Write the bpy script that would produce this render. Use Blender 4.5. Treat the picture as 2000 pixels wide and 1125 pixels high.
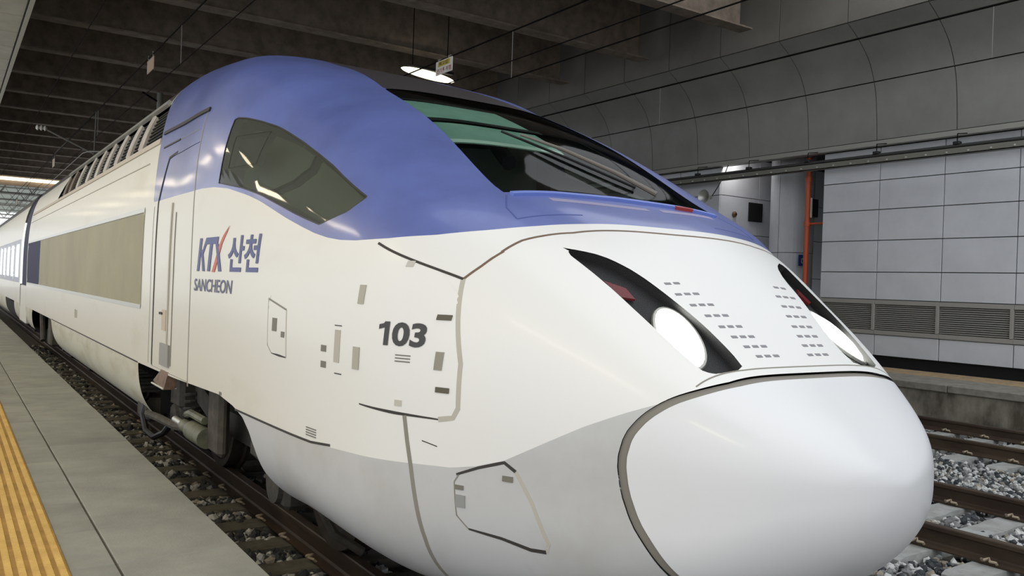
import bpy, bmesh, math, random
import numpy as np
from mathutils import Vector, Matrix
random.seed(7)
RNG = np.random.default_rng(11)
C = bpy.context.scene.collection
for o in list(bpy.data.objects):
    bpy.data.objects.remove(o)

# ------------------------------------------------------------------ camera
W_PX = 2000.0
F_PX = 1632.31
YAW, PITCH, ROLL = 0.596568887, -0.002378676, 0.0351258124
cy, sy, cp, sp = math.cos(YAW), math.sin(YAW), math.cos(PITCH), math.sin(PITCH)
fw = Vector((sy * cp, cy * cp, sp)); rt = Vector((cy, -sy, 0)); up = rt.cross(fw)
cr, sr = math.cos(ROLL), math.sin(ROLL)
r2 = rt * cr + up * sr
u2 = up * cr - rt * sr
cam = bpy.data.cameras.new('camera')
cam.sensor_width = 36.0
cam.lens = 36.0 * F_PX / W_PX
cam.clip_end = 400
cam_ob = bpy.data.objects.new('camera', cam)
C.objects.link(cam_ob)
mw = Matrix(((r2.x, u2.x, -fw.x, 0), (r2.y, u2.y, -fw.y, 0), (r2.z, u2.z, -fw.z, 1.725), (0, 0, 0, 1)))
cam_ob.matrix_world = mw
bpy.context.scene.camera = cam_ob

# ------------------------------------------------------------------ world, exposure
sc = bpy.context.scene
sc.view_settings.view_transform = 'Standard'
sc.view_settings.look = 'None'
sc.view_settings.gamma = 1.0
sc.view_settings.use_curve_mapping = False
sc.view_settings.exposure = 0.0
wd = bpy.data.worlds.new('sky')
sc.world = wd
wd.use_nodes = True
bg = wd.node_tree.nodes['Background']
bg.inputs[0].default_value = (0.93, 0.965, 1.0, 1)
bg.inputs[1].default_value = 1.5

# unseen lamps added under the canopy to warm the train side; fixtures further down
LAMP_Y = [-3.0, 1.0, 5.0, 9.0, 13.0, 17.0, 22.0, 27.0, 32.0, 38.0]
LAMP_X, LAMP_Z = -1.6, 4.6
for ly in LAMP_Y:
    L = bpy.data.lights.new('canopy_fill', 'AREA')
    L.shape = 'RECTANGLE'; L.size = 0.25; L.size_y = 2.4
    L.energy = 40; L.color = (1.0, 0.85, 0.60)
    lo = bpy.data.objects.new('canopy_fill_light', L); C.objects.link(lo)
    lo.location = (LAMP_X, ly, LAMP_Z - 0.07)

# ------------------------------------------------------------------ helpers
def lin(c):
    c = c / 255.0
    return c / 12.92 if c <= 0.04045 else ((c + 0.055) / 1.055) ** 2.4
def col(r, g, b):
    return (lin(r), lin(g), lin(b), 1.0)

MATS = {}
def mat(name, rgb, rough=0.6, metal=0.0, var=0.0, rgb2=None, scale=3.0, stretch=(1, 1, 1), bump=0.0, bscale=60.0, coat=0.0, emit=None, estr=0.0, detail=6.0, lo=0.35, hi=0.65, spec=0.5):
    if name in MATS:
        return MATS[name]
    m = bpy.data.materials.new(name); m.use_nodes = True
    nt = m.node_tree; b = nt.nodes['Principled BSDF']
    b.inputs['Base Color'].default_value = col(*rgb)
    b.inputs['Roughness'].default_value = rough
    b.inputs['Metallic'].default_value = metal
    b.inputs['Coat Weight'].default_value = coat
    b.inputs['Coat Roughness'].default_value = 0.12
    b.inputs['Specular IOR Level'].default_value = spec
    if emit:
        b.inputs['Emission Color'].default_value = col(*emit)
        b.inputs['Emission Strength'].default_value = estr
    if rgb2 is not None or bump > 0:
        tc = nt.nodes.new('ShaderNodeNewGeometry')
        mp = nt.nodes.new('ShaderNodeMapping'); mp.inputs['Scale'].default_value = stretch
        nt.links.new(tc.outputs['Position'], mp.inputs['Vector'])
    if rgb2 is not None:
        n = nt.nodes.new('ShaderNodeTexNoise'); n.inputs['Scale'].default_value = scale
        n.inputs['Detail'].default_value = detail; n.inputs['Roughness'].default_value = 0.62
        nt.links.new(mp.outputs[0], n.inputs['Vector'])
        cr_ = nt.nodes.new('ShaderNodeValToRGB')
        cr_.color_ramp.elements[0].position = lo; cr_.color_ramp.elements[1].position = hi
        cr_.color_ramp.elements[0].color = col(*rgb); cr_.color_ramp.elements[1].color = col(*rgb2)
        nt.links.new(n.outputs[0], cr_.inputs[0]); nt.links.new(cr_.outputs[0], b.inputs['Base Color'])
    if bump > 0:
        n2 = nt.nodes.new('ShaderNodeTexNoise'); n2.inputs['Scale'].default_value = bscale
        n2.inputs['Detail'].default_value = 4
        nt.links.new(mp.outputs[0], n2.inputs['Vector'])
        bp = nt.nodes.new('ShaderNodeBump'); bp.inputs['Strength'].default_value = bump; bp.inputs['Distance'].default_value = 0.01
        nt.links.new(n2.outputs[0], bp.inputs['Height']); nt.links.new(bp.outputs[0], b.inputs['Normal'])
    MATS[name] = m
    return m

def glass_mat(name, rgb, tint, mix, rough=0.04):
    m = bpy.data.materials.new(name); m.use_nodes = True
    nt = m.node_tree; out = nt.nodes['Material Output']; nt.nodes.remove(nt.nodes['Principled BSDF'])
    tr = nt.nodes.new('ShaderNodeBsdfTransparent'); tr.inputs[0].default_value = col(*tint)
    pb = nt.nodes.new('ShaderNodeBsdfPrincipled'); pb.inputs['Base Color'].default_value = col(*rgb)
    pb.inputs['Roughness'].default_value = rough; pb.inputs['Specular IOR Level'].default_value = .35
    mx = nt.nodes.new('ShaderNodeMixShader'); mx.inputs[0].default_value = mix
    nt.links.new(tr.outputs[0], mx.inputs[1]); nt.links.new(pb.outputs[0], mx.inputs[2])
    nt.links.new(mx.outputs[0], out.inputs['Surface'])
    MATS[name] = m
    return m

def tag(o, label=None, cat=None, group=None, kind=None):
    if label: o['label'] = label
    if cat: o['category'] = cat
    if group: o['group'] = group
    if kind: o['kind'] = kind
    return o
def empty(name, loc=(0, 0, 0)):
    o = bpy.data.objects.new(name, None); C.objects.link(o); o.location = loc
    o.empty_display_size = 0.2
    return o
def link(name, me, parent=None, loc=None):
    o = bpy.data.objects.new(name, me); C.objects.link(o)
    if parent is not None:
        o.parent = parent
        if loc is None:
            o.matrix_parent_inverse = Matrix.Translation(-abs_loc(parent))
    if loc is not None:
        o.location = loc
    return o
def abs_loc(o):
    v = Vector(o.location); p = o.parent
    while p is not None:
        v = v + Vector(p.location) + o.matrix_parent_inverse.translation
        o = p; p = o.parent
    return v
def mesh(name, V, Fc, mats, smooth=False, midx=None, normals=None):
    me = bpy.data.meshes.new(name)
    V = np.asarray(V, dtype=np.float32)
    if isinstance(Fc, np.ndarray):
        k = Fc.shape[1]; n = len(Fc)
        me.vertices.add(len(V)); me.vertices.foreach_set('co', V.ravel())
        me.loops.add(n * k); me.loops.foreach_set('vertex_index', Fc.astype(np.int32).ravel())
        me.polygons.add(n)
        me.polygons.foreach_set('loop_start', np.arange(0, n * k, k, dtype=np.int32))
        me.polygons.foreach_set('loop_total', np.full(n, k, dtype=np.int32))
    else:
        me.from_pydata([tuple(v) for v in V], [], [tuple(f) for f in Fc])
    if not isinstance(mats, (list, tuple)): mats = [mats]
    for m in mats: me.materials.append(m)
    if midx is not None: me.polygons.foreach_set('material_index', np.asarray(midx, dtype=np.int32))
    me.polygons.foreach_set('use_smooth', np.full(len(me.polygons), smooth, dtype=bool))
    me.update(calc_edges=True); me.validate()
    if normals is not None and len(me.vertices) == len(normals):
        me.normals_split_custom_set_from_vertices([tuple(x) for x in normals])
    return me

class MB:
    """collects boxes, tubes and lathes for one mesh"""
    def __init__(s): s.V = []; s.F = []
    def add(s, V, Fc):
        n = len(s.V); s.V += [tuple(v) for v in V]; s.F += [tuple(i + n for i in f) for f in Fc]; return s
    def box(s, x0, x1, y0, y1, z0, z1, bev=0.0):
        if bev <= 0:
            V = [(x, y, z) for x in (x0, x1) for y in (y0, y1) for z in (z0, z1)]
            Fc = [(0, 1, 3, 2), (4, 6, 7, 5), (0, 4, 5, 1), (2, 3, 7, 6), (0, 2, 6, 4), (1, 5, 7, 3)]
            return s.add(V, Fc)
        bm = bmesh.new(); bmesh.ops.create_cube(bm, size=1)
        for v in bm.verts: v.co = Vector(((x0 + x1) / 2 + v.co.x * (x1 - x0), (y0 + y1) / 2 + v.co.y * (y1 - y0), (z0 + z1) / 2 + v.co.z * (z1 - z0)))
        bmesh.ops.bevel(bm, geom=bm.edges[:], offset=bev, segments=1, affect='EDGES')
        bm.verts.ensure_lookup_table()
        s.add([v.co[:] for v in bm.verts], [[v.index for v in f.verts] for f in bm.faces]); bm.free(); return s
    def prism_y(s, prof, y0, y1):
        n = len(prof)
        V = [(x, y0, z) for x, z in prof] + [(x, y1, z) for x, z in prof]
        Fc = [(i, (i + 1) % n, n + (i + 1) % n, n + i) for i in range(n)] + [tuple(range(n))[::-1], tuple(range(n, 2 * n))]
        return s.add(V, Fc)
    def prism_x(s, prof, x0, x1):
        n = len(prof)
        V = [(x0, y, z) for y, z in prof] + [(x1, y, z) for y, z in prof]
        Fc = [(i, (i + 1) % n, n + (i + 1) % n, n + i) for i in range(n)] + [tuple(range(n))[::-1], tuple(range(n, 2 * n))]
        return s.add(V, Fc)
    def tube(s, pts, r, k=8, cap=True):
        pts = [Vector(p) for p in pts]; V = []; Fc = []
        rr = r if isinstance(r, (list, tuple)) else [r] * len(pts)
        prev = None
        for i, p in enumerate(pts):
            d = (pts[min(i + 1, len(pts) - 1)] - pts[max(i - 1, 0)]).normalized()
            if prev is None:
                a = Vector((0, 0, 1)) if abs(d.z) < 0.9 else Vector((1, 0, 0))
                u = d.cross(a).normalized()
            else:
                u = (prev - d * prev.dot(d)).normalized()
            prev = u; v = d.cross(u)
            for j in range(k):
                t = 2 * math.pi * j / k
                V.append(tuple(p + (u * math.cos(t) + v * math.sin(t)) * rr[i]))
        for i in range(len(pts) - 1):
            for j in range(k):
                a = i * k + j; b = i * k + (j + 1) % k
                Fc.append((a, b, b + k, a + k))
        if cap:
            Fc.append(tuple(range(k))[::-1]); Fc.append(tuple(range((len(pts) - 1) * k, len(pts) * k)))
        return s.add(V, Fc)
    def lathe(s, prof, axis, org, k=32):
        """prof: (radius, along) pairs, axis 'x','y' or 'z'"""
        V = []; Fc = []
        n = len(prof)
        for j in range(k):
            t = 2 * math.pi * j / k
            for r, h in prof:
                a, b = r * math.cos(t), r * math.sin(t)
                p = {'x': (h, a, b), 'y': (a, h, b), 'z': (a, b, h)}[axis]
                V.append((p[0] + org[0], p[1] + org[1], p[2] + org[2]))
        for j in range(k):
            for i in range(n - 1):
                a = j * n + i; b = ((j + 1) % k) * n + i
                Fc.append((a, a + 1, b + 1, b))
        return s.add(V, Fc)
    def me(s, name, mats, smooth=False): 
        m = mesh(name, s.V, s.F, mats, smooth)
        bm = bmesh.new(); bm.from_mesh(m); bmesh.ops.recalc_face_normals(bm, faces=bm.faces[:]); bm.to_mesh(m); bm.free()
        if smooth:
            try: m.set_sharp_from_angle(angle=math.radians(40))
            except Exception: pass
        return m
    def build(s, name, mats, parent=None, smooth=False, loc=None):
        return link(name, s.me(name, mats, smooth), parent, loc)

# ------------------------------------------------------------------ materials
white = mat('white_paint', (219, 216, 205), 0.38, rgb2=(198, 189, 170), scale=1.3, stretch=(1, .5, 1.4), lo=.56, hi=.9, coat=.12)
# brightness of the lit nose painted in, fading to lamp-warm cream with patchy grime
def hood_light_fade(m, clean, y0, y1):
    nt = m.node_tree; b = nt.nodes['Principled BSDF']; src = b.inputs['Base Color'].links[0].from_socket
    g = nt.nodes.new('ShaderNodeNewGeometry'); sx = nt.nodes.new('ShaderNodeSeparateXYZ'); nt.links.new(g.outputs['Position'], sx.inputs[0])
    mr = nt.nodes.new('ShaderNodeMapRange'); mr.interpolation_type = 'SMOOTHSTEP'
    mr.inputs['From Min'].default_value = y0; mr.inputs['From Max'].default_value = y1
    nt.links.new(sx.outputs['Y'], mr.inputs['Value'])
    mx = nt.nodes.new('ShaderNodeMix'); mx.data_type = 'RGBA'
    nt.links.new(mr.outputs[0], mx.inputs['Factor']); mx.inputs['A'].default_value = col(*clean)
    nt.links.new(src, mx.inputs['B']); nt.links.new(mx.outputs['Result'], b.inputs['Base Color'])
hood_light_fade(white, (238, 238, 237), 2.2, 6.2)
whiteclean = mat('white_hood_paint', (236, 237, 240), 0.34, coat=.3)
blue = mat('blue_paint', (101, 115, 180), 0.36, rgb2=(91, 103, 162), scale=2.4, lo=.4, hi=.7, coat=.35)
grey = mat('light_grey_paint', (198, 199, 201), 0.4, rgb2=(180, 178, 174), scale=1.5, lo=.5, hi=.85, coat=.25)
cone_m = mat('nose_grey_paint', (230, 231, 234), 0.36, coat=.3)
skirt_m = mat('dusty_skirt_paint', (205, 202, 186), 0.45, rgb2=(172, 166, 140), scale=2.2, stretch=(1, .6, 2), lo=.45, hi=.8)
roof_m = mat('dark_roof_paint', (62, 58, 60), 0.42)
gap_m = mat('dark_gap_rubber', (58, 55, 52), 0.7)
gap_l = mat('grey_gap_seal', (140, 136, 127), 0.6)
gap_b = mat('brown_gap_seal', (116, 96, 78), 0.6)
black = mat('black_rubber', (22, 22, 24), 0.55)
beige_m = mat('beige_blank_panel', (166, 160, 134), 0.6, rgb2=(154, 148, 124), scale=1.2, spec=.2)
navy = mat('navy_panel', (46, 48, 78), 0.65, spec=.15)
alu = mat('bare_aluminium', (196, 196, 190), 0.4, metal=.6)
bogie_m = mat('bogie_dirty_steel', (50, 48, 44), 0.85, rgb2=(74, 70, 62), scale=6, bump=.3)
bogie_l = mat('bogie_light_grime', (86, 80, 70), 0.85, rgb2=(62, 58, 50), scale=8)
green_m = mat('greenish_damper', (120, 120, 98), 0.6, rgb2=(84, 86, 70), scale=9)
wheel_m = mat('wheel_steel', (88, 80, 72), 0.55, metal=.4, rgb2=(66, 58, 50), scale=9)
lining = mat('cab_lining', (70, 74, 68), 0.8)
reflect_teal = mat('teal_reflection', (168, 206, 190), 0.7, rgb2=(150, 188, 172), scale=4)  # teal of the windshield reflection, put on panels behind the glass
reflect_edge = mat('reflection_edge', (226, 246, 232), 0.5)
red_m = mat('red_mark', (170, 62, 52), 0.5)
inkblue = mat('dark_blue_ink', (56, 66, 128), 0.45)
inkred = mat('red_ink', (206, 92, 66), 0.45)
inkblack = mat('number_ink', (62, 62, 62), 0.5)
ink_soft = mat('small_label_ink', (120, 117, 108), 0.6)
rail_m = mat('rusty_rail', (62, 48, 40), 0.55, rgb2=(84, 70, 56), scale=5, stretch=(1, .3, 1), metal=.2)
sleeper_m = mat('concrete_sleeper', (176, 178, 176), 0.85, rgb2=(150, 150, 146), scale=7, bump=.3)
clip_m = mat('rail_clip', (168, 152, 132), 0.6)
ground_m = mat('ballast_ground', (60, 58, 54), 0.95, rgb2=(96, 92, 86), scale=22, bump=.8, bscale=40)
conc = mat('platform_concrete', (152, 151, 141), 0.82, rgb2=(124, 124, 116), scale=2.0, bump=.25, bscale=90, lo=.35, hi=.7)
conc2 = mat('platform_concrete_pale', (156, 155, 145), 0.82, rgb2=(130, 130, 122), scale=2.6, bump=.25, bscale=90, lo=.3, hi=.75)
yel = mat('yellow_tactile', (222, 186, 108), 0.7, rgb2=(204, 166, 92), scale=5, bump=.2)
joint_m = mat('joint_dirt', (82, 78, 72), 0.9)
farwall = mat('stained_platform_wall', (146, 142, 128), 0.9, rgb2=(88, 82, 70), scale=2.4, stretch=(1, 1, .5), bump=.6, bscale=14, lo=.38, hi=.62)
fartile = mat('faded_yellow_edge', (190, 160, 116), 0.85, rgb2=(150, 132, 108), scale=9)
coping = mat('far_coping', (150, 146, 134), 0.85, rgb2=(120, 116, 106), scale=5)
panel_m = mat('wall_panel_white', (216, 218, 224), 0.45, rgb2=(206, 208, 214), scale=1.6)
seam_m = mat('panel_joint', (84, 86, 86), 0.8)
louvre_m = mat('louvre_grey', (160, 158, 152), 0.55)
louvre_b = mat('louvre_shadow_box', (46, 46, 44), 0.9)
cove_m = mat('cove_panel_grey', (140, 140, 135), 0.5, rgb2=(128, 128, 123), scale=1.1, metal=.1)
fascia_m = mat('fascia_panel_grey', (110, 107, 100), 0.6, rgb2=(98, 95, 88), scale=1.0)
beam_m = mat('roof_beam_paint', (142, 128, 114), 0.8, rgb2=(112, 100, 88), scale=3.5, bump=.15)
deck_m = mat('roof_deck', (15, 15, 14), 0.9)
canopy_m = mat('canopy_sheet', (196, 192, 174), 0.38, metal=.35, rgb2=(176, 172, 154), scale=2)
canopy_t = mat('canopy_trim', (198, 196, 182), 0.45, metal=.3)
wire_m = mat('wire_dark', (16, 15, 14), 0.9, spec=.1)
wire_l = mat('wire_grey', (120, 118, 112), 0.5)
dark_m = mat('flat_black', (18, 18, 18), 0.9)  # flat black for grooves, recesses, underframe and dark fittings
lampglow = mat('lamp_glow', (255, 250, 225), 0.4, emit=(255, 246, 214), estr=3)
headglow = mat('headlight_glow', (255, 255, 250), 0.3, emit=(255, 255, 246), estr=14)
orange_m = mat('orange_pipe', (196, 92, 58), 0.5)
sign_w = mat('sign_white', (226, 222, 214), 0.6)
sign_y = mat('sign_yellow', (196, 176, 60), 0.6)
sign_b = mat('sign_blue', (46, 74, 140), 0.5)
glass_ws = glass_mat('windshield_glass', (14, 16, 17), (222, 236, 230), 0.30)
glass_sw = glass_mat('side_window_glass', (108, 112, 102), (214, 222, 212), 0.42)
glass_hl = glass_mat('headlight_cover_glass', (20, 20, 20), (250, 250, 250), 0.10)
glass_co = mat('coach_window_glass', (120, 130, 140), 0.08, spec=.8)

# ================================================================== STRUCTURE
PZ = 0.405            # platform height
def piece(name, me, parent, loc):
    o = link(name, me, parent, loc=loc); return o

# ---- near platform
floor = MB().box(-7.0, 1.20, -60, 70, -0.35, PZ - 0.05).build('floor', joint_m)
tag(floor, kind='structure')
sl = MB().box(-0.272, 0.272, -0.297, 0.297, -0.05, 0, .004)
slab_meshes = [sl.me('paving_slab', conc), sl.me('paving_slab', conc2)]
in_ = MB().box(-0.092, 0.092, -0.297, 0.297, -0.05, 0, .004)
inner_meshes = [in_.me('paving_slab', conc), in_.me('paving_slab', conc2)]
for i in range(62):
    y = -0.99 + 0.6 * i
    piece('paving_slab', slab_meshes[RNG.integers(2)], floor, (0.958, y, PZ + RNG.uniform(-.0015, .0015)))
    piece('paving_slab', inner_meshes[RNG.integers(2)], floor, (0.584, y, PZ + RNG.uniform(-.0015, .0015)))
big = MB().box(-0.297, 0.297, -0.297, 0.297, -0.05, 0, .004)
big_m = [big.me('paving_slab', conc), big.me('paving_slab', conc2)]
for i in range(26):
    for j in range(2):
        piece('paving_slab', big_m[RNG.integers(2)], floor, (-0.42 - .6 * j, 0.2 + 0.6 * i, PZ))
MB().box(-7.0, -1.32, -60, 70, PZ - .05, PZ - .002).build('outer_paving', conc, floor)
MB().box(-1.32, 1.20, 36.0, 70, PZ - .05, PZ - .002).build('far_paving', conc, floor)
MB().box(-1.32, 1.20, -60, -1.3, PZ - .05, PZ - .002).build('rear_paving', conc, floor)
# tactile tiles: six columns of ridged studs
tt = MB().box(-0.149, 0.149, -0.149, 0.149, -0.05, 0.0)
for c in range(6):
    x = -0.125 + 0.05 * c
    for r in range(13):
        y = -0.138 + 0.023 * r
        tt.add([(x - .015, y - .0085, 0), (x + .015, y - .0085, 0), (x + .015, y + .0085, 0), (x - .015, y + .0085, 0),
                (x - .012, y - .005, .010), (x + .012, y - .005, .010), (x + .012, y + .005, .010), (x - .012, y + .005, .010)],
               [(4, 5, 6, 7), (0, 1, 5, 4), (1, 2, 6, 5), (2, 3, 7, 6), (3, 0, 4, 7)])
tt_me = tt.me('tactile_tile', [mat('yellow_tile_base', (178, 138, 70), .75, rgb2=(150, 116, 58), scale=6), yel])
for p in tt_me.polygons:
    if p.center.z > .001: p.material_index = 1
for i in range(110):
    piece('tactile_tile', tt_me, floor, (0.340, 2.0 + 0.3 * i, PZ + .002))
    if i < 26: piece('tactile_tile', tt_me, floor, (0.038, 2.0 + 0.3 * i, PZ + .002))
MB().box(-.12, .19, 9.8, 35, PZ - .05, PZ).build('far_tactile_strip', MATS['yellow_tile_base'], floor)
MB().box(-.12, .49, -1.2, 1.84, PZ - .05, PZ).build('rear_tactile_strip', MATS['yellow_tile_base'], floor)
MB().box(1.20, 1.232, -60, 70, -0.30, PZ - .01).build('edge_wall', conc, floor)

# ---- ballast bed
bed = MB().box(1.23, 13.1, -60, 75, -0.6, -0.262).build('ballast_bed', ground_m)
tag(bed, kind='structure')
TRK = [2.92, 7.13, 11.38]
PITCH_S = 0.54
def stone_mesh(centers, sizes, name, tones):
    ico_v = []
    t = (1 + 5 ** .5) / 2
    for a in (-1, 1):
        for b in (-t, t):
            ico_v += [(a, b, 0), (0, a, b), (b, 0, a)]
    ico_v = np.array(ico_v); ico_v /= np.linalg.norm(ico_v[0])
    bm = bmesh.new()
    for v in ico_v: bm.verts.new(v)
    r = bmesh.ops.convex_hull(bm, input=bm.verts[:]); bm.verts.ensure_lookup_table(); bm.verts.index_update()
    F0 = np.array([[v.index for v in f.verts] for f in bm.faces]); V0 = np.array([v.co[:] for v in bm.verts]); bm.free()
    n = len(centers)
    jit = RNG.uniform(.68, 1.25, (n, len(V0), 1))
    S = sizes[:, None, None] * RNG.uniform(.6, 1.15, (n, 1, 3))
    V = V0[None] * jit * S
    a = RNG.uniform(0, 6.28, n); ca, sa = np.cos(a), np.sin(a)
    b = RNG.uniform(-.7, .7, n); cb, sb = np.cos(b), np.sin(b)
    x, y, z = V[..., 0].copy(), V[..., 1].copy(), V[..., 2].copy()
    y, z = cb[:, None] * y - sb[:, None] * z, sb[:, None] * y + cb[:, None] * z
    x, y = ca[:, None] * x - sa[:, None] * y, sa[:, None] * x + ca[:, None] * y
    V = np.stack([x, y, z], -1) + centers[:, None, :]
    Fc = (F0[None] + (np.arange(n) * len(V0))[:, None, None]).reshape(-1, 3)
    # three stone colours as material slots
    mi = np.repeat(tones, len(F0))
    return V, F0, Fc, mi
stone_mats = [mat('stone_pale', (214, 214, 212), .85, rgb2=(184, 184, 182), scale=30), mat('stone_mid', (140, 142, 142), .88, rgb2=(112, 112, 110), scale=30),
              mat('stone_dark', (72, 76, 80), .88, rgb2=(52, 54, 56), scale=30), mat('stone_tan', (168, 160, 146), .88, rgb2=(140, 133, 120), scale=30)]
def scatter(n, x0, x1, y0, y1):
    c = np.stack([RNG.uniform(x0, x1, n), RNG.uniform(y0, y1, n), RNG.uniform(-.262, -.205, n)], -1)
    keep = np.ones(n, bool)
    for T in TRK:
        dx = np.abs(c[:, 0] - T)
        insl = (RNG.uniform(0, 1, n) > (.03 if x1 > 3 else (.04 if y1 < 10 else .3))) & (np.abs(((c[:, 1] - SL0[T]) / PITCH_S + .5) % 1 - .5) * PITCH_S < .145) & (dx < 1.26)
        keep &= ~insl
        rail = np.abs(dx - .7525) < .10
        keep &= ~rail
    return c[keep]
SL0 = {2.92: 5.35, 7.13: 4.1, 11.38: 5.9}
cen = np.concatenate([scatter(12000, 1.26, 2.5, 1.8, 9), scatter(9000, 1.26, 2.4, 9, 24), scatter(5200, 2.5, 4.4, -1.0, 4.2),
                      scatter(26000, 4.4, 10.2, 0.6, 6.5), scatter(9000, 10.2, 13.02, 1.5, 9.5)])
siz = RNG.uniform(.022, .044, len(cen)); lf = cen[:, 0] < 2.6; siz[lf] *= 1.15; cen[lf, 2] += RNG.uniform(0, .028, lf.sum())
tone = RNG.choice(4, len(cen), p=[.34, .26, .32, .08]); tone = np.where((cen[:, 0] < 2.6) & (RNG.uniform(0, 1, len(cen)) < .3), 2, tone)
# the 300 stones that show largest are single parts, the rest one stuff part
dist = np.hypot(cen[:, 0], cen[:, 1]); vis = ((cen[:, 1] > .35 * cen[:, 0]) & (cen[:, 0] < 2.2) & (cen[:, 1] > 2.6)) | ((cen[:, 0] > 5.6) & (cen[:, 1] > 1.6) & (cen[:, 0] < 8))
order = np.argsort(np.where(vis, dist / siz, 1e9)); pick = order[:300]; rest = order[300:]
V, F0, Fc, mi = stone_mesh(cen[rest], siz[rest], 'gravel', tone[rest])
gm = mesh('gravel', V.reshape(-1, 3), Fc, stone_mats, False, mi)
tag(link('gravel', gm, bed), kind='stuff')
proto = []
for k in range(12):
    v, f0, fc, m_ = stone_mesh(np.zeros((1, 3)), np.array([1.0]), 's', np.array([k % 4]))
    proto.append(mesh('stone', v.reshape(-1, 3), fc, stone_mats, False, m_))
for i in pick:
    k = int(tone[i]) + 4 * int(RNG.integers(3))
    o = piece('stone', proto[k], bed, tuple(cen[i])); s = float(siz[i]); o.scale = (s, s, s); o.rotation_euler = (0, 0, RNG.uniform(0, 6.28))

# ---- tracks
prof = [(-.075, -.172), (.075, -.172), (.075, -.160), (.022, -.142), (.010, -.128), (.009, -.052), (.016, -.040), (.036, -.034), (.036, -.008), (.030, 0), (-.030, 0), (-.036, -.008), (-.036, -.034), (-.016, -.040), (-.009, -.052), (-.010, -.128), (-.022, -.142), (-.075, -.160)]
rl = ['rusty rail nearest the platform, partly under the train side', 'rusty rail hidden behind the train nose, farther rail of the train track',
      'nearer rusty rail of the empty middle track, beside the nose', 'farther rusty rail of the empty middle track, beside the nose',
      'nearer rusty rail of the track below the stained far wall', 'farthest rusty rail, running along the foot of the stained wall']
k = 0
for T in TRK:
    for s in (-1, 1):
        xc = T + s * .7525
        o = MB().prism_y([(xc + a, b) for a, b in prof], -60, 75).build('rail', rail_m)
        tag(o, rl[k], 'rail', 'rails'); k += 1
slp = [(-1.25, -.40), (1.25, -.40), (1.25, -.2), (1.2, -.178), (.45, -.178), (.35, -.192), (-.35, -.192), (-.45, -.178), (-1.2, -.178), (-1.25, -.2)]
sm_ = MB()
n = len(slp)
Vt = [(x, -.135, z) for x, z in slp] + [(x, .135, z) for x, z in slp]
for i_, (x, y, z) in enumerate(Vt):
    if z > -.3: Vt[i_] = (x, y * .88, z)
sm_.add(Vt, [(i, (i + 1) % n, n + (i + 1) % n, n + i) for i in range(n)] + [tuple(range(n))[::-1], tuple(range(n, 2 * n))])
sleeper_me = sm_.me('sleeper', sleeper_m); sleeper_dk = sm_.me('sleeper', mat('dark_sleeper', (112, 108, 98), .9, rgb2=(84, 80, 72), scale=7, bump=.3))  # second mesh: darker, browner concrete for the sleepers of the train track
cl = MB()
cl.tube([(0, -.05, 0), (.03, -.05, .03), (.055, -.02, .035), (.02, .0, .045), (.055, .02, .035), (.03, .05, .03), (0, .05, 0)], .011, 5)
clip_me = cl.me('rail_clip', clip_m)
sg = ['concrete sleepers under the train', 'concrete sleepers of the middle track', 'concrete sleepers of the far track']
ORDN = 'first second third fourth fifth sixth seventh eighth ninth tenth eleventh twelfth thirteenth fourteenth fifteenth sixteenth seventeenth eighteenth nineteenth twentieth'.split()
for t, (T, lo_, hi_) in enumerate(((2.92, -6, 30), (7.13, -7, 5), (11.38, -7, 7))):
    for i in range(lo_, hi_):
        y = SL0[T] + i * PITCH_S
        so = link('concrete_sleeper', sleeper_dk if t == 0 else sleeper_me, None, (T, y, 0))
        if t == 0:
            k = i + 2
            lab = 'dark concrete sleeper under the train nose, hidden from the platform' if k < 0 else ('dark sleeper between platform and train, %s up from photo bottom' % ORDN[k] if k < 20 else 'dark sleeper half buried in ballast far along the train side')
        else:
            k = (i + 2) if t == 1 else (i + 2)
            nm_ = 'empty middle track' if t == 1 else 'track at the stained wall'
            lab = ('pale sleeper of the %s, %s from right photo edge' % (nm_, ORDN[k])) if k >= 0 else 'pale sleeper of the %s beyond the right photo edge' % nm_
        tag(so, lab, 'sleeper', sg[t])
        if (t == 0 and y < 12) or t > 0:
            for s in (-1, 1):
                for q in (-1, 1):
                    if t == 0 and not (s == -1): continue
                    c_ = link('rail_clip', clip_me, so, (s * .7525 + q * .055, 0, -.168)); c_.rotation_euler = (0, 0, 0 if q > 0 else math.pi)

# ---- far platform
fp = MB().box(13.12, 19.0, -60, 75, -.5, PZ - .12).build('floor_far', farwall); tag(fp, kind='structure')
cop_me = MB().box(-.58, .58, -.995, .995, -.12, 0, .012).me('coping_slab', coping)
for i in range(13): piece('coping_slab', cop_me, fp, (13.66, -2 + 2 * i, PZ))
tile_me = MB().box(-.15, .15, -.148, .148, -.05, 0, .006).me('edge_tile', fartile)
for i in range(60):
    for j in range(3): piece('edge_tile', tile_me, fp, (14.41 + .3 * j, 0.1 + .3 * i, PZ))
MB().box(14.24, 15.56, -60, 75, PZ - .12, PZ - .03).build('far_paving', mat('far_paving_dark', (66, 64, 60), .9), fp)
MB().box(14.26, 15.16, 18.0, 75, PZ - .12, PZ - .01).build('far_edge_strip', fartile, fp)
MB().box(13.06, 14.24, 23.1, 75, PZ - .12, PZ - .01).build('far_coping_strip', coping, fp)

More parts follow.
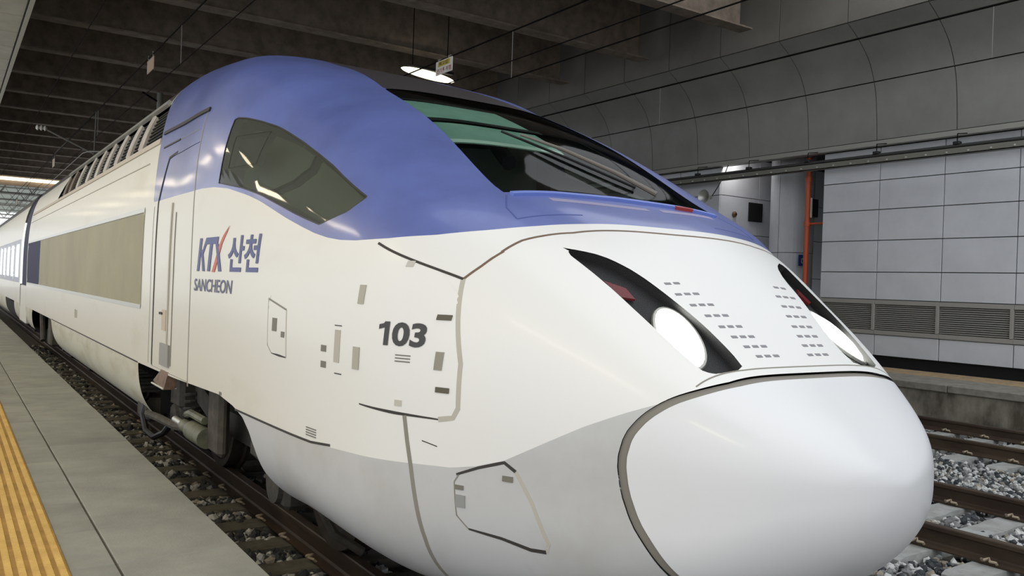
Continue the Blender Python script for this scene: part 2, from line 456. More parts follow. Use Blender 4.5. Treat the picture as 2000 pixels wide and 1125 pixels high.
# ---- right wall with cladding panels
XW = 15.5
YV = [-2.15, -0.83, 0.50, 1.83, 3.16, 4.49, 5.82, 7.15, 8.48, 9.80, 11.10]
wall = MB().box(XW + .06, XW + .3, -60, 11.10, .2, 8.3).build('wall_right', seam_m); tag(wall, kind='structure')
ZR = [(1.71, 2.26), (2.26, 2.90), (2.90, 3.52), (3.52, 4.11), (4.11, 4.78), (.59, 1.01)]
for a, b in zip(YV[:-1], YV[1:]):
    for z0, z1 in ZR:
        MB().box(XW, XW + .07, a + .009, b - .009, z0 + .008, z1 - .008, .005).build('wall_panel', panel_m, wall)
MB().box(XW, XW + .07, -60, -2.2, .59, 4.78).build('wall_cladding', panel_m, wall)
MB().box(13.06, 15.2, -60, -3.0, PZ - .12, PZ).build('near_far_coping', coping, fp)
MB().box(XW + .05, XW + .12, -60, 11.08, .29, .59).build('dark_plinth', dark_m, wall)
# farther wall stretch and the niche between
wall2 = MB().box(XW + .06, XW + .3, 14.06, 40, .2, 8.3).build('wall_right_far', seam_m); tag(wall2, kind='structure')
for j in range(7):
    a = 14.0 + 1.33 * j; b = a + 1.33
    for z0, z1 in ZR[:5] + [(.59, 1.01), (1.01, 1.71)]:
        MB().box(XW, XW + .07, a + .009, b - .009, z0 + .008, z1 - .008, .005).build('wall_panel', panel_m, wall2)
MB().box(XW, XW + .07, 23.4, 40, .59, 4.78).build('wall_cladding', panel_m, wall2)
ret = MB().box(XW + .06, 20.0, 14.06, 14.3, .2, 5.6).build('wall_niche', seam_m); tag(ret, kind='structure')
for j in range(3):
    a = XW + .03 + 1.4 * j
    for z0, z1 in [(.41, 1.3), (1.3, 2.2), (2.2, 3.2), (3.2, 4.12), (4.12, 5.1)]:
        MB().box(a + .008, a + 1.392, 14.0, 14.07, z0 + .008, z1 - .008, .005).build('niche_panel', panel_m, ret)
back = MB().box(20.0, 20.2, 8, 15, .2, 5.6).build('wall_niche_back', seam_m); tag(back, kind='structure')
ret2 = MB().box(XW + .3, 20.0, 10.9, 11.08, .2, 5.6).build('wall_niche_near', seam_m); tag(ret2, kind='structure')
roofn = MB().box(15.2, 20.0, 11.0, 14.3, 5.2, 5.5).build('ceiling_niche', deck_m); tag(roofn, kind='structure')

# ventilation grilles in the wall
for n_, (a, b) in enumerate(zip(YV[:-1], YV[1:])):
    if a < 3.0: continue
    g = empty('ventilation_grille', (XW, (a + b) / 2, 1.01))
    lab = {4.49: 'grey louvred wall grille cut by the right edge of the photo', 5.82: 'grey louvred wall grille, rightmost of the complete ones',
           7.15: 'grey louvred wall grille between the two mullions, middle of the row', 8.48: 'grey louvred wall grille partly hidden behind the right headlight',
           9.80: 'grey louvred wall grille at the wall end, hidden behind the nose', 3.16: 'grey louvred wall grille just outside the right photo edge'}[a]
    tag(g, lab, 'grille', 'wall grilles')
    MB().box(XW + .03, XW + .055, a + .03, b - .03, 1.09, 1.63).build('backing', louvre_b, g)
    f = MB(); f.box(XW - .02, XW + .05, a + .002, b - .002, 1.015, 1.10); f.box(XW - .02, XW + .05, a + .002, b - .002, 1.62, 1.705)
    f.build('frame', louvre_m, g)
    MB().box(XW - .035, XW + .05, a - .045 + .05, a + .045 + .02, 1.10, 1.62, .006).build('mullion', louvre_m, g)
    for k in range(13):
        z = 1.125 + k * .039
        MB().add([(XW + .028, a + .07, z + .017), (XW + .028, b - .01, z + .017), (XW - .004, b - .01, z - .003), (XW - .004, a + .07, z - .003),
                  (XW + .028, a + .07, z + .012), (XW + .028, b - .01, z + .012), (XW - .004, b - .01, z - .009), (XW - .004, a + .07, z - .009)],
                 [(0, 1, 2, 3), (7, 6, 5, 4), (3, 2, 6, 7), (0, 4, 5, 1), (0, 3, 7, 4), (1, 5, 6, 2)]).build('slat', louvre_m, g)

# ---- curved cove above the wall
CP = [(15.2, 4.86), (15.17, 5.3), (15.09, 5.84), (14.9, 6.29), (14.68, 6.55), (14.43, 6.76), (14.11, 6.96)]
def cove_pts(t):
    # chord-length interpolation with Catmull-Rom
    n = len(CP) - 1; u = t * n; i = min(int(u), n - 1); f = u - i
    P = [Vector(CP[max(i - 1, 0)]), Vector(CP[i]), Vector(CP[i + 1]), Vector(CP[min(i + 2, n)])]
    return .5 * (2 * P[1] + (P[2] - P[0]) * f + (2 * P[0] - 5 * P[1] + 4 * P[2] - P[3]) * f * f + (3 * P[1] - P[0] - 3 * P[2] + P[3]) * f ** 3)
cove = MB(); pr = [cove_pts(i / 18) for i in range(19)]
cove.prism_y([(p[0] + .05, p[1] + .01) for p in pr] + [(15.6, 7.2), (15.6, 4.9)], -4, 40)
cove_o = cove.build('trim_1', seam_m); tag(cove_o, kind='structure')
def cove_panel(t0, t1, m_):
    b = MB(); K = 18; ps = [cove_pts(t0 + (t1 - t0) * i / K) for i in range(K + 1)]
    V = []; 
    for p in ps:
        for y in (-.785, .785): V += [(p[0], y, p[1]), (p[0] + .045, y, p[1] + .01)]
    Fc = []
    for i in range(K):
        a = i * 4; c = a + 4
        Fc += [(a, a + 2, c + 2, c), (a + 1, c + 1, c + 3, a + 3), (a, c, c + 1, a + 1), (a + 2, a + 3, c + 3, c + 2)]
    Fc += [(0, 1, 3, 2), (K * 4, K * 4 + 2, K * 4 + 3, K * 4 + 1)]
    b.add(V, Fc); return b.me('cove_panel', m_, True)
cp_all = cove_panel(0.006, .996, cove_m)
for i in range(14):
    y = 4.15 - 1.587 + 1.587 * i
    piece('cove_panel', cp_all, cove_o, (0, y, 0))
MB().box(15.19, 15.32, -4, 40, 4.76, 4.855).build('lip', mat('lip_grey', (150, 148, 142), .5), cove_o)
MB().box(15.32, 15.6, -4, 40, 4.79, 4.87).build('soffit', cove_m, cove_o)
fas = MB().box(14.16, 14.4, -4, 40, 6.97, 9.6).build('trim_2', seam_m); tag(fas, kind='structure')
for i in range(14):
    y = 4.15 - 1.587 + 1.587 * i
    MB().box(14.11, 14.17, y - .786, y + .786, 6.975, 8.6, .004).build('fascia_panel', fascia_m, fas)

# ---- roof: deck and steel beams
BZ = 7.2
ceil = MB().box(-9, 14.2, 10.4, 62, 9.16, 9.3).box(-9, 8.2, 5.2, 10.4, 9.16, 9.3).build('ceiling', deck_m); tag(ceil, kind='structure')  # second box: unseen near bay, shaped to darken reflections yet let sky in
hw, tf = .17, .035
bp_ = [(-hw, 0), (hw, 0), (hw, tf), (.012, tf + .02), (.012, 1.95), (-.012, 1.95), (-.012, tf + .02), (-hw, tf)]
beam_me = MB().prism_x([(a, BZ + b) for a, b in bp_], -9, 13.45)
beam_me.box(13.35, 13.66, -hw, hw, BZ + .001, BZ + tf - .001)
for q in range(8):
    beam_me.box(-6 + 2.7 * q, -5.985 + 2.7 * q, -.16, .16, BZ + tf, 8.25) if q % 8 == 9 else None
beam_me = beam_me.me('roof_beam', beam_m)
added_beam_me = MB().prism_x([(a, BZ + b) for a, b in bp_], -9, 8.2).me('roof_beam', beam_m)  # unseen near beams added to darken windshield reflections, cut short for sky light
for i in range(-2, 16):
    piece('roof_beam', added_beam_me if i < 0 else beam_me, ceil, (0, 11.78 + 3.06 * i, 0))
# cross fascia with a glowing strip standing in for the bright roof gap
MB().box(-9, 14.2, 60.6, 61.0, 6.9, 9.2).build('cross_girder', mat('girder_brown', (150, 132, 118), .8, rgb2=(126, 110, 98), scale=1), ceil)
st = MB().box(-3.2, 6.2, 60.35, 60.55, 7.20, 7.38).build('gap_glow_strip', lampglow); tag(st, 'long glowing strip standing in for the bright gap at the far roof girder', 'light')
ceil2 = MB().box(-9, 14.2, 63, 120, 8.6, 8.75).build('ceiling_far', mat('far_deck', (104, 108, 98), .8)); tag(ceil2, kind='structure')
for i in range(6):
    tr = empty('roof_truss', (0, 68 + 7 * i, 6.6))
    tag(tr, 'thin steel roof truss above the far tracks beyond the girder', 'truss', 'far roof trusses')
    MB().tube([(-9, 68 + 7 * i, 7.0), (14, 68 + 7 * i, 7.0)], .07, 6).build('bottom_chord', wire_l, tr)
    MB().tube([(-9, 68 + 7 * i, 8.5), (14, 68 + 7 * i, 8.5)], .07, 6).build('top_chord', wire_l, tr)
    w_ = MB()
    for q in range(12): w_.tube([(-9 + 2 * q, 68 + 7 * i, 7.0), (-8 + 2 * q, 68 + 7 * i, 8.5), (-7 + 2 * q, 68 + 7 * i, 7.0)], .04, 5)
    w_.build('web_bars', wire_l, tr)

# ---- platform canopy
can = MB().box(-6, 1.05, -4, 62, 6.24, 6.36).build('canopy', canopy_m); tag(can, kind='structure')
ys = [-4 + 1.25 * i for i in range(53)]
for a, b in zip(ys[:-1], ys[1:]):
    MB().box(-4.0, 1.03, a + .008, b - .008, 6.20, 6.235, .006).build('canopy_panel', canopy_m, can)
MB().box(1.05, 1.12, -4, 62, 6.17, 6.42).build('edge_trim', canopy_t, can)
MB().box(1.03, 1.05, -4, 62, 6.185, 6.24).build('edge_groove', dark_m, can)
tube_b = MB().box(-.14, .14, -1.25, 1.25, 0, .08, .01)
for i, ly in enumerate(LAMP_Y):
    t_ = empty('added_canopy_lamp', (LAMP_X, ly, LAMP_Z))
    tag(t_, 'added unseen lamp under the platform canopy, warming the train side', 'lamp', 'added canopy lamps')
    MB().box(LAMP_X - .14, LAMP_X + .14, ly - 1.25, ly + 1.25, LAMP_Z - .02, LAMP_Z + .06, .01).build('housing', canopy_t, t_)
    for q in (-1, 1): MB().tube([(LAMP_X, ly + q, LAMP_Z + .05), (LAMP_X, ly + q, 6.21)], .008, 6).build('rod', wire_l, t_)

# ================================================================== THE TRAIN
X0 = 2.92; YT = 1.7
TAB = np.array([[1.7, .001, 1.03, 1.03, 1.03, 2.9, 2.2], [1.82, .405, 1.212, .725, .981, 3.7, 2.195], [2.15, .748, 1.438, .481, .864, 4.481, 2.589],
 [2.6, 1.015, 1.791, .317, .923, 3.485, 2.981], [3.0, 1.227, 2.044, .273, .981, 3.378, 3.231], [3.4, 1.388, 2.22, .295, 1.005, 4.363, 3.477],
 [4.2, 1.454, 2.681, .377, 1.036, 3.53, 3.879], [5.0, 1.463, 3.015, .316, 1.106, 3.569, 3.984], [6.0, 1.471, 3.345, .267, 1.208, 5.347, 3.971],
 [7.0, 1.478, 3.602, .249, 1.208, 4.125, 3.997], [8.0, 1.478, 3.675, .247, 1.203, 4.154, 4.001], [70.0, 1.478, 3.675, .247, 1.203, 4.154, 4.001]])
TK = np.sqrt(TAB[:, 0] - YT)
def pchip(xk, yk, x):
    h = np.diff(xk); d = np.diff(yk) / h; m = np.zeros_like(yk)
    for i in range(1, len(xk) - 1):
        if d[i - 1] * d[i] > 0:
            w1 = 2 * h[i] + h[i - 1]; w2 = h[i] + 2 * h[i - 1]; m[i] = (w1 + w2) / (w1 / d[i - 1] + w2 / d[i])
    m[0] = d[0]; m[-1] = 0
    x = np.clip(x, xk[0], xk[-1]); i = np.clip(np.searchsorted(xk, x) - 1, 0, len(xk) - 2)
    t = (x - xk[i]) / h[i]
    return (1 + 2 * t) * (1 - t) ** 2 * yk[i] + t * (1 - t) ** 2 * h[i] * m[i] + t * t * (3 - 2 * t) * yk[i + 1] + t * t * (t - 1) * h[i] * m[i + 1]
def params(Y):
    t = np.sqrt(np.maximum(np.asarray(Y, float) - YT, 0))
    return [pchip(TK, TAB[:, k], t) for k in range(1, 7)]
def Ffun(x, Y, Z):
    W, Zt, Zb, Zw, nu, nl = params(Y)
    u = np.abs(x) / np.maximum(W, 1e-4); upm = Z > Zw
    v = np.where(upm, (Z - Zw) / np.maximum(Zt - Zw, 1e-4), (Zw - Z) / np.maximum(Zw - Zb, 1e-4))
    n = np.where(upm, nu, nl)
    return (u ** n + np.abs(v) ** n) ** (1 / n) - 1
def nrm(V):
    x, y, z = V[:, 0], V[:, 1], V[:, 2]; e = 1.5e-3
    g = np.stack([Ffun(x + e, y, z) - Ffun(x - e, y, z), Ffun(x, y + e, z) - Ffun(x, np.maximum(y - e, YT), z), Ffun(x, y, z + e) - Ffun(x, y, z - e)], -1)
    g[y < YT + .0002] = (0, -1, 0)
    l = np.linalg.norm(g, axis=1, keepdims=True); l[l == 0] = 1
    g = g / l
    return g
def side_x(Y, Z):
    W, Zt, Zb, Zw, nu, nl = params(Y); Z = np.asarray(Z, float); upm = Z > Zw
    v = np.clip(np.where(upm, (Z - Zw) / (Zt - Zw), (Zw - Z) / (Zw - Zb)), 0, 1); n = np.where(upm, nu, nl)
    return W * (1 - v ** n) ** (1 / n)
def top_z(x, Y):
    W, Zt, Zb, Zw, nu, nl = params(Y); u = np.clip(np.abs(x) / W, 0, 1)
    return Zw + (Zt - Zw) * (1 - u ** nu) ** (1 / nu)

class Surf:
    def __init__(s, V, T): s.V = V; s.T = T
    def split(s, field, mask=None):
        f = field(s.V).copy(); f[np.abs(f) < 1e-6] = 1e-6
        neg = f[s.T] < 0; cnt = neg.sum(1); mixed = (cnt == 1) | (cnt == 2)
        if mask is not None: mixed &= mask(s.V[s.T].mean(1))
        if not mixed.any(): return s
        T = s.T[mixed]; ng = neg[mixed]; lone = np.where(ng.sum(1) == 1, ng.argmax(1), (~ng).argmax(1))
        r = np.arange(len(T)); a = T[r, lone]; b = T[r, (lone + 1) % 3]; c = T[r, (lone + 2) % 3]
        E = np.concatenate([np.stack([np.minimum(a, b), np.maximum(a, b)], 1), np.stack([np.minimum(a, c), np.maximum(a, c)], 1)])
        U, inv = np.unique(E, axis=0, return_inverse=True); inv = inv.ravel()
        t = f[U[:, 0]] / (f[U[:, 0]] - f[U[:, 1]])
        N = s.V[U[:, 0]] * (1 - t[:, None]) + s.V[U[:, 1]] * t[:, None]
        n0 = len(s.V); p = n0 + inv[:len(T)]; q = n0 + inv[len(T):]
        s.V = np.vstack([s.V, N])
        s.T = np.vstack([s.T[~mixed], np.stack([a, p, q], 1), np.stack([p, b, c], 1), np.stack([p, c, q], 1)])
        return s
def poly_sd(P):
    P = np.asarray(P, float); Q = np.roll(P, -1, axis=0)
    def f(pt):
        d = np.full(len(pt), 1e9); ins = np.zeros(len(pt), bool)
        for a, b in zip(P, Q):
            ab = b - a; t = np.clip(((pt - a) @ ab) / (ab @ ab), 0, 1)
            d = np.minimum(d, np.hypot(*(pt - a - t[:, None] * ab).T))
            cond = (a[1] > pt[:, 1]) != (b[1] > pt[:, 1])
            if a[1] != b[1]:
                xi = a[0] + (pt[:, 1] - a[1]) * (b[0] - a[0]) / (b[1] - a[1]); ins ^= cond & (pt[:, 0] < xi)
        return np.where(ins, -d, d)
    return f
def yz(P, off=0.0):
    f = poly_sd(P); return lambda V: f(V[:, 1:3]) - off
def xy(P, off=0.0):
    f = poly_sd(P); return lambda V: f(np.stack([np.abs(V[:, 0]), V[:, 1]], 1)) - off
def smooth_poly(P, it=2):
    P = [np.array(p, float) for p in P]
    for _ in range(it):
        Q = []
        for i in range(len(P)):
            a, b = P[i], P[(i + 1) % len(P)]
            Q += [a * .8 + b * .2, a * .2 + b * .8]
        P = Q
    return P

def body_grid(ys, K):
    phi = np.linspace(0, 2 * np.pi, K, endpoint=False)
    W, Zt, Zb, Zw, nu, nl = [p[:, None] for p in params(ys)]
    c, s_ = np.cos(phi)[None], np.sin(phi)[None]
    n = np.where(s_ > 0, nu, nl)
    r = (np.abs(c) ** n + np.abs(s_) ** n) ** (-1 / n)
    x = W * r * c; z = np.where(s_ > 0, Zw + (Zt - Zw) * r * s_, Zw + (Zw - Zb) * r * s_)
    V = np.stack([x, np.broadcast_to(ys[:, None], x.shape), z], -1).reshape(-1, 3)
    i = np.arange(len(ys) - 1)[:, None]; j = np.arange(K)[None]
    a = i * K + j; b = i * K + (j + 1) % K; cc = a + K; d = b + K
    T = np.concatenate([np.stack([a, b, d], -1).reshape(-1, 3), np.stack([a, d, cc], -1).reshape(-1, 3)])
    return V, T

ys = np.unique(np.round(np.concatenate([YT + np.linspace(0, .75, 46) ** 2, np.arange(2.27, 4.3, .028), np.arange(4.3, 8.2, .045), np.arange(8.2, 20.5, .30), [20.5]]), 4))
V, T = body_grid(ys, 256)
S = Surf(V, T)
P_BLUE = [(7.625, 2.331), (6.863, 2.331), (6.0, 2.324), (5.72, 2.312), (5.45, 2.285), (5.138, 2.225), (4.9, 2.172), (4.684, 2.115), (4.45, 2.052), (4.218, 1.995), (4.05, 1.957), (3.891, 1.930), (3.76, 1.916), (3.62, 1.911), (3.401, 1.919), (3.225, 1.937), (3.097, 1.969), (3.02, 1.998), (2.985, 2.02), (2.975, 2.08), (2.975, 5), (8.1, 5), (8.1, 3.62), (8.0, 3.3), (7.8, 3.07), (7.7, 2.87), (7.645, 2.62)]
P_ROOF = [(0, 4.93), (.62, 4.93), (.585, 5.10), (.545, 5.4), (.50, 5.8), (.46, 6.4), (.43, 7.2), (.42, 8.3), (.42, 21), (0, 21), (-.1, 6)]
P_WS = [(-.1, 3.385), (0, 3.385), (.433, 3.36), (.66, 3.333), (.725, 3.345), (.728, 3.40), (.700, 3.79), (.664, 4.273), (.633, 4.789), (.618, 4.93), (0, 4.93), (-.1, 4.93)]
P_SW = [(5.601, 2.767), (5.46, 2.748), (5.312, 2.714), (5.1, 2.655), (4.887, 2.585), (4.65, 2.502), (4.403, 2.407), (4.2, 2.325), (4.035, 2.252), (3.88, 2.188), (3.723, 2.125), (3.80, 2.062), (4.022, 2.004), (4.18, 2.037), (4.355, 2.077), (4.6, 2.138), (4.889, 2.209), (5.235, 2.279), (5.629, 2.338)]
P_CONE = [(1, 4), (2.098, 4), (2.098, 1.395), (2.128, 1.366), (2.188, 1.323), (2.243, 1.263), (2.284, 1.193), (2.301, 1.097), (2.285, .987), (2.249, .881), (2.2, .796), (2.158, .717), (2.08, .58), (2.03, .4), (2.03, -1), (1, -1)]
P_CONE = smooth_poly(P_CONE, 1)
P_GREY = [(20.6, .93), (5.0, .93), (3.901, .938), (3.497, .955), (3.171, .966), (2.936, .978), (2.829, 1.000), (2.719, 1.038), (2.578, 1.122), (2.437, 1.205), (2.308, 1.270), (2.19, 1.325), (2.0, 1.40), (1.0, 1.5), (1.0, -1), (20.6, -1)]
P_VOID1 = [(5.40, .975), (5.09, .945), (4.90, .905), (4.78, .84), (4.70, .76), (4.62, .64), (4.50, .55), (4.3, .47), (4.1, .44), (4.1, -1), (8.0, -1), (8.0, .93), (6.6, .945)]
P_VOID2 = [(8.0, .43), (15.05, .43), (15.25, .62), (15.35, .93), (18.9, .93), (19.2, .62), (19.5, .5), (20.8, .5), (20.8, -1), (8.0, -1)]
P_HL = smooth_poly([(.735, 2.865), (.573, 2.758), (.492, 2.65), (.425, 2.469), (.375, 2.343), (.351, 2.227), (.362, 2.152), (.544, 2.160), (.589, 2.27), (.635, 2.455), (.67, 2.639)], 1)
P_LAMP = [(.513 + .094 * math.cos(a) - .034 * math.sin(a), 2.343 + .122 * math.sin(a) + .012 * math.cos(a)) for a in np.linspace(0, 2 * math.pi, 28, endpoint=False)]
P_DOOR = [(6.20, .96), (7.43, .96), (7.43, 2.32), (7.22, 2.67), (6.20, 2.68)]
P_HA = smooth_poly([(3.45, 1.893), (3.03, 1.742), (2.925, 1.40), (2.916, 1.185), (3.0, 1.168), (3.42, 1.182)], 1)
P_HB = [(2.719, 1.028), (2.674, 1.0), (2.607, .885), (2.549, .74), (2.565, .705), (2.62, .706), (2.728, .730), (2.86, .742), (2.905, .79), (2.915, .925), (2.88, .962)]
P_HC = [(4.52, 1.61), (4.24, 1.56), (4.21, 1.315), (4.43, 1.322), (4.50, 1.36)]
P_BEIGE = [(7.98, 1.445), (17.72, 1.445), (17.72, 2.262), (7.98, 2.262)]
P_NAVY = [(17.72, 1.445), (20.36, 1.445), (20.36, 2.262), (17.72, 2.262)]
P_GRL = [(7.3, 2.895), (15.87, 2.88), (14.9, 3.24), (7.3, 3.25)]
lowz = lambda c: c[:, 2] < 1.6
topz = lambda c: c[:, 2] > 1.0
S.split(yz(P_BLUE)); S.split(xy(P_ROOF), topz); S.split(xy(P_WS), topz)
S.split(yz(P_SW)); S.split(yz(P_SW, .008)); S.split(yz(P_CONE, .015)); S.split(yz(P_CONE, -.015)); S.split(yz(P_GREY), lowz)
S.split(yz(P_VOID1)); S.split(yz(P_VOID2)); S.split(xy(P_HL), topz); S.split(yz(P_DOOR)); S.split(yz(P_HA), lambda c: np.abs(c[:, 0]) > .6)
S.split(yz(P_HB)); S.split(yz(P_HC), lambda c: np.abs(c[:, 0]) > .6); S.split(yz(P_BEIGE)); S.split(yz(P_NAVY)); S.split(yz(P_GRL))
def orient(S_):
    P_ = S_.V[S_.T]; fn = np.cross(P_[:, 1] - P_[:, 0], P_[:, 2] - P_[:, 0]); nn = nrm(P_.mean(1))
    fl = (fn * nn).sum(1) < 0; S_.T[fl] = S_.T[fl][:, ::-1]
orient(S)
c = S.V[S.T].mean(1); side = np.abs(c[:, 0]) > .6; rgt = c[:, 0] > 0
cls = np.full(len(S.T), 'body_shell', dtype=object)
ins = lambda f: f(c) < 0
cls[ins(yz(P_BLUE))] = 'blue_cab_shell'
cls[ins(xy(P_ROOF)) & (c[:, 2] > 2.2)] = 'roof_panel'
cls[(c[:, 1] > 8.05) & (c[:, 2] > 3.25)] = 'roof_panel'
cls[ins(xy(P_WS)) & (c[:, 2] > 1.8)] = 'windshield'
cls[ins(yz(P_GREY)) & (c[:, 2] < 1.5)] = 'lower_skirt'
cls[ins(yz(P_SW, .008)) & side] = 'window_seal'
cls[ins(yz(P_SW)) & side] = 'side_window'
cls[ins(xy(P_HL)) & (c[:, 2] > 1.3)] = 'headlight_housing'
cls[ins(yz(P_DOOR)) & side] = 'cab_door'
cls[ins(yz(P_HA)) & side] = 'hatch_cover'
cls[ins(yz(P_HB)) & side] = 'lower_hatch'
cls[ins(yz(P_HC)) & side] = 'small_hatch'
cls[ins(yz(P_CONE, .015))] = 'nose_gap'
cls[ins(yz(P_CONE, -.015))] = 'nose_cover'
cls[ins(yz(P_BEIGE)) & side] = 'side_panel'
cls[ins(yz(P_NAVY)) & side] = 'navy_panel'
cls[ins(yz(P_GRL)) & side & (c[:, 1] > 7.6) & (cls != 'blue_cab_shell')] = 'grille_recess'
cls[ins(yz(P_VOID1))] = 'void'; cls[ins(yz(P_VOID2))] = 'void'
NV = nrm(S.V)
P_ = S.V[S.T]; fn = np.cross(P_[:, 1] - P_[:, 0], P_[:, 2] - P_[:, 0]); VN = np.zeros_like(S.V)
for k in range(3): np.add.at(VN, S.T[:, k], fn)
VN /= np.linalg.norm(VN, axis=1, keepdims=True) + 1e-12
tw = np.clip((S.V[:, 1] - 1.76) / .10, 0, 1)[:, None]; tw = tw * tw * (3 - 2 * tw)
tip = S.V[:, 1] < 1.7002; VN[tip] = (0, -1, 0)
NV = NV * tw + VN * (1 - tw); NV /= np.linalg.norm(NV, axis=1, keepdims=True)
train = empty('power_car', (X0, 8.0, 0))
tag(train, 'white and blue train power car with long pointed nose beside the platform', 'train')
ORG = np.array([X0, 0, 0])
def part(name, sel, mats, off=0.0, parent=None, midx=None, nm=None):
    T_ = S.T[sel]
    if len(T_) == 0: return None
    u, inv = np.unique(T_, return_inverse=True); inv = inv.reshape(T_.shape)
    V_ = S.V[u] + ORG + NV[u] * off
    mi = midx[sel] if midx is not None else None
    me = mesh(name, V_, inv, mats, True, mi, NV[u])
    return link(nm or name, me, parent or train)
bluesel = (yz(P_BLUE)(c) < 0).astype(int)
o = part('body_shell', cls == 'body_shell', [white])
part('blue_cab_shell', cls == 'blue_cab_shell', [blue])
part('roof_panel', cls == 'roof_panel', [roof_m])
lower_grey = (c[:, 1] > 8.0).astype(int)
part('lower_skirt', cls == 'lower_skirt', [grey, skirt_m], midx=lower_grey)
part('nose_cover', cls == 'nose_cover', [cone_m])
part('nose_gap', cls == 'nose_gap', [gap_l], off=-.012)
ws_o = part('windshield', cls == 'windshield', [glass_ws], off=-.004)
for sgn, nm in ((False, 'left'), (True, 'right')):
    r_ = rgt == sgn
    part('window_seal', (cls == 'window_seal') & r_, [mat('window_seal_grey', (52, 54, 56), .6)])
    part('side_window', (cls == 'side_window') & r_, [glass_sw], off=-.004)
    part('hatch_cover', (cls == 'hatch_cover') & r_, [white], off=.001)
    part('lower_hatch', (cls == 'lower_hatch') & r_, [grey], off=.001)
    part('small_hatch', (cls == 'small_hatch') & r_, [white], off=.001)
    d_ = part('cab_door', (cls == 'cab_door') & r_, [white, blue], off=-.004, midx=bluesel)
    if d_: d_['label'] = 'cab door, blue above and white below'
    part('side_panel', (cls == 'side_panel') & r_, [beige_m], off=-.004)
    part('navy_panel', (cls == 'navy_panel') & r_, [navy], off=-.004)
    part('grille_recess', (cls == 'grille_recess') & r_, [dark_m], off=-.05)
# cab lining: an inner skin so that the cab is a closed dark room behind the glass
lin_sel = np.isin(cls, ['blue_cab_shell', 'body_shell', 'roof_panel', 'hatch_cover', 'small_hatch', 'cab_door', 'lower_skirt']) & (c[:, 1] > 2.9) & (c[:, 1] < 8.0) & (c[:, 2] > .95)
part('cab_lining', lin_sel, [lining], off=-.06)
quarter = (cls == 'side_window')
part('quarter_trim', quarter, [mat('quarter_trim_grey', (112, 116, 104), .7)], off=-.16)

# ribbons: raised seals and joint strips that follow the surface
def ribbon(name, pts, w, m_, mode='side', sgn=-1, off=.0012, parent=None, thick=.003, closed=False):
    P = [np.array(p, float) for p in pts]
    if closed: P = P + [P[0]]
    R = []
    for a, b in zip(P[:-1], P[1:]):
        n = max(1, int(np.hypot(*(b - a)) / .03)); R += [a + (b - a) * i / n for i in range(n)]
    R.append(P[-1]); R = np.array(R)
    if mode == 'side':
        q = np.stack([sgn * side_x(R[:, 0], R[:, 1]), R[:, 0], R[:, 1]], -1)
    else:
        q = np.stack([sgn * R[:, 0], R[:, 1], top_z(R[:, 0], R[:, 1])], -1)
    n = nrm(q); t = np.gradient(q, axis=0); t /= np.linalg.norm(t, axis=1, keepdims=True) + 1e-9
    b = np.cross(n, t); b /= np.linalg.norm(b, axis=1, keepdims=True) + 1e-9
    ww = np.asarray(w if np.ndim(w) else [w] * len(q))
    if len(ww) != len(q): ww = np.interp(np.linspace(0, 1, len(q)), np.linspace(0, 1, len(ww)), ww)
    h = ww[:, None] / 2
    q = q + ORG
    L0 = q - b * h - n * thick; L1 = q - b * h + n * off; R1 = q + b * h + n * off; R0 = q + b * h - n * thick
    V_ = np.stack([L0, L1, R1, R0], 1).reshape(-1, 3); Fc = []
    for i in range(len(q) - 1):
        a = i * 4; e = a + 4
        Fc += [(a, e, e + 1, a + 1), (a + 1, e + 1, e + 2, a + 2), (a + 2, e + 2, e + 3, a + 3)]
    Fc += [(0, 1, 2, 3), tuple(range(len(q) * 4 - 1, len(q) * 4 - 5, -1))]
    mb = MB(); mb.add(V_, Fc)
    return mb.build(name, m_, parent or train)
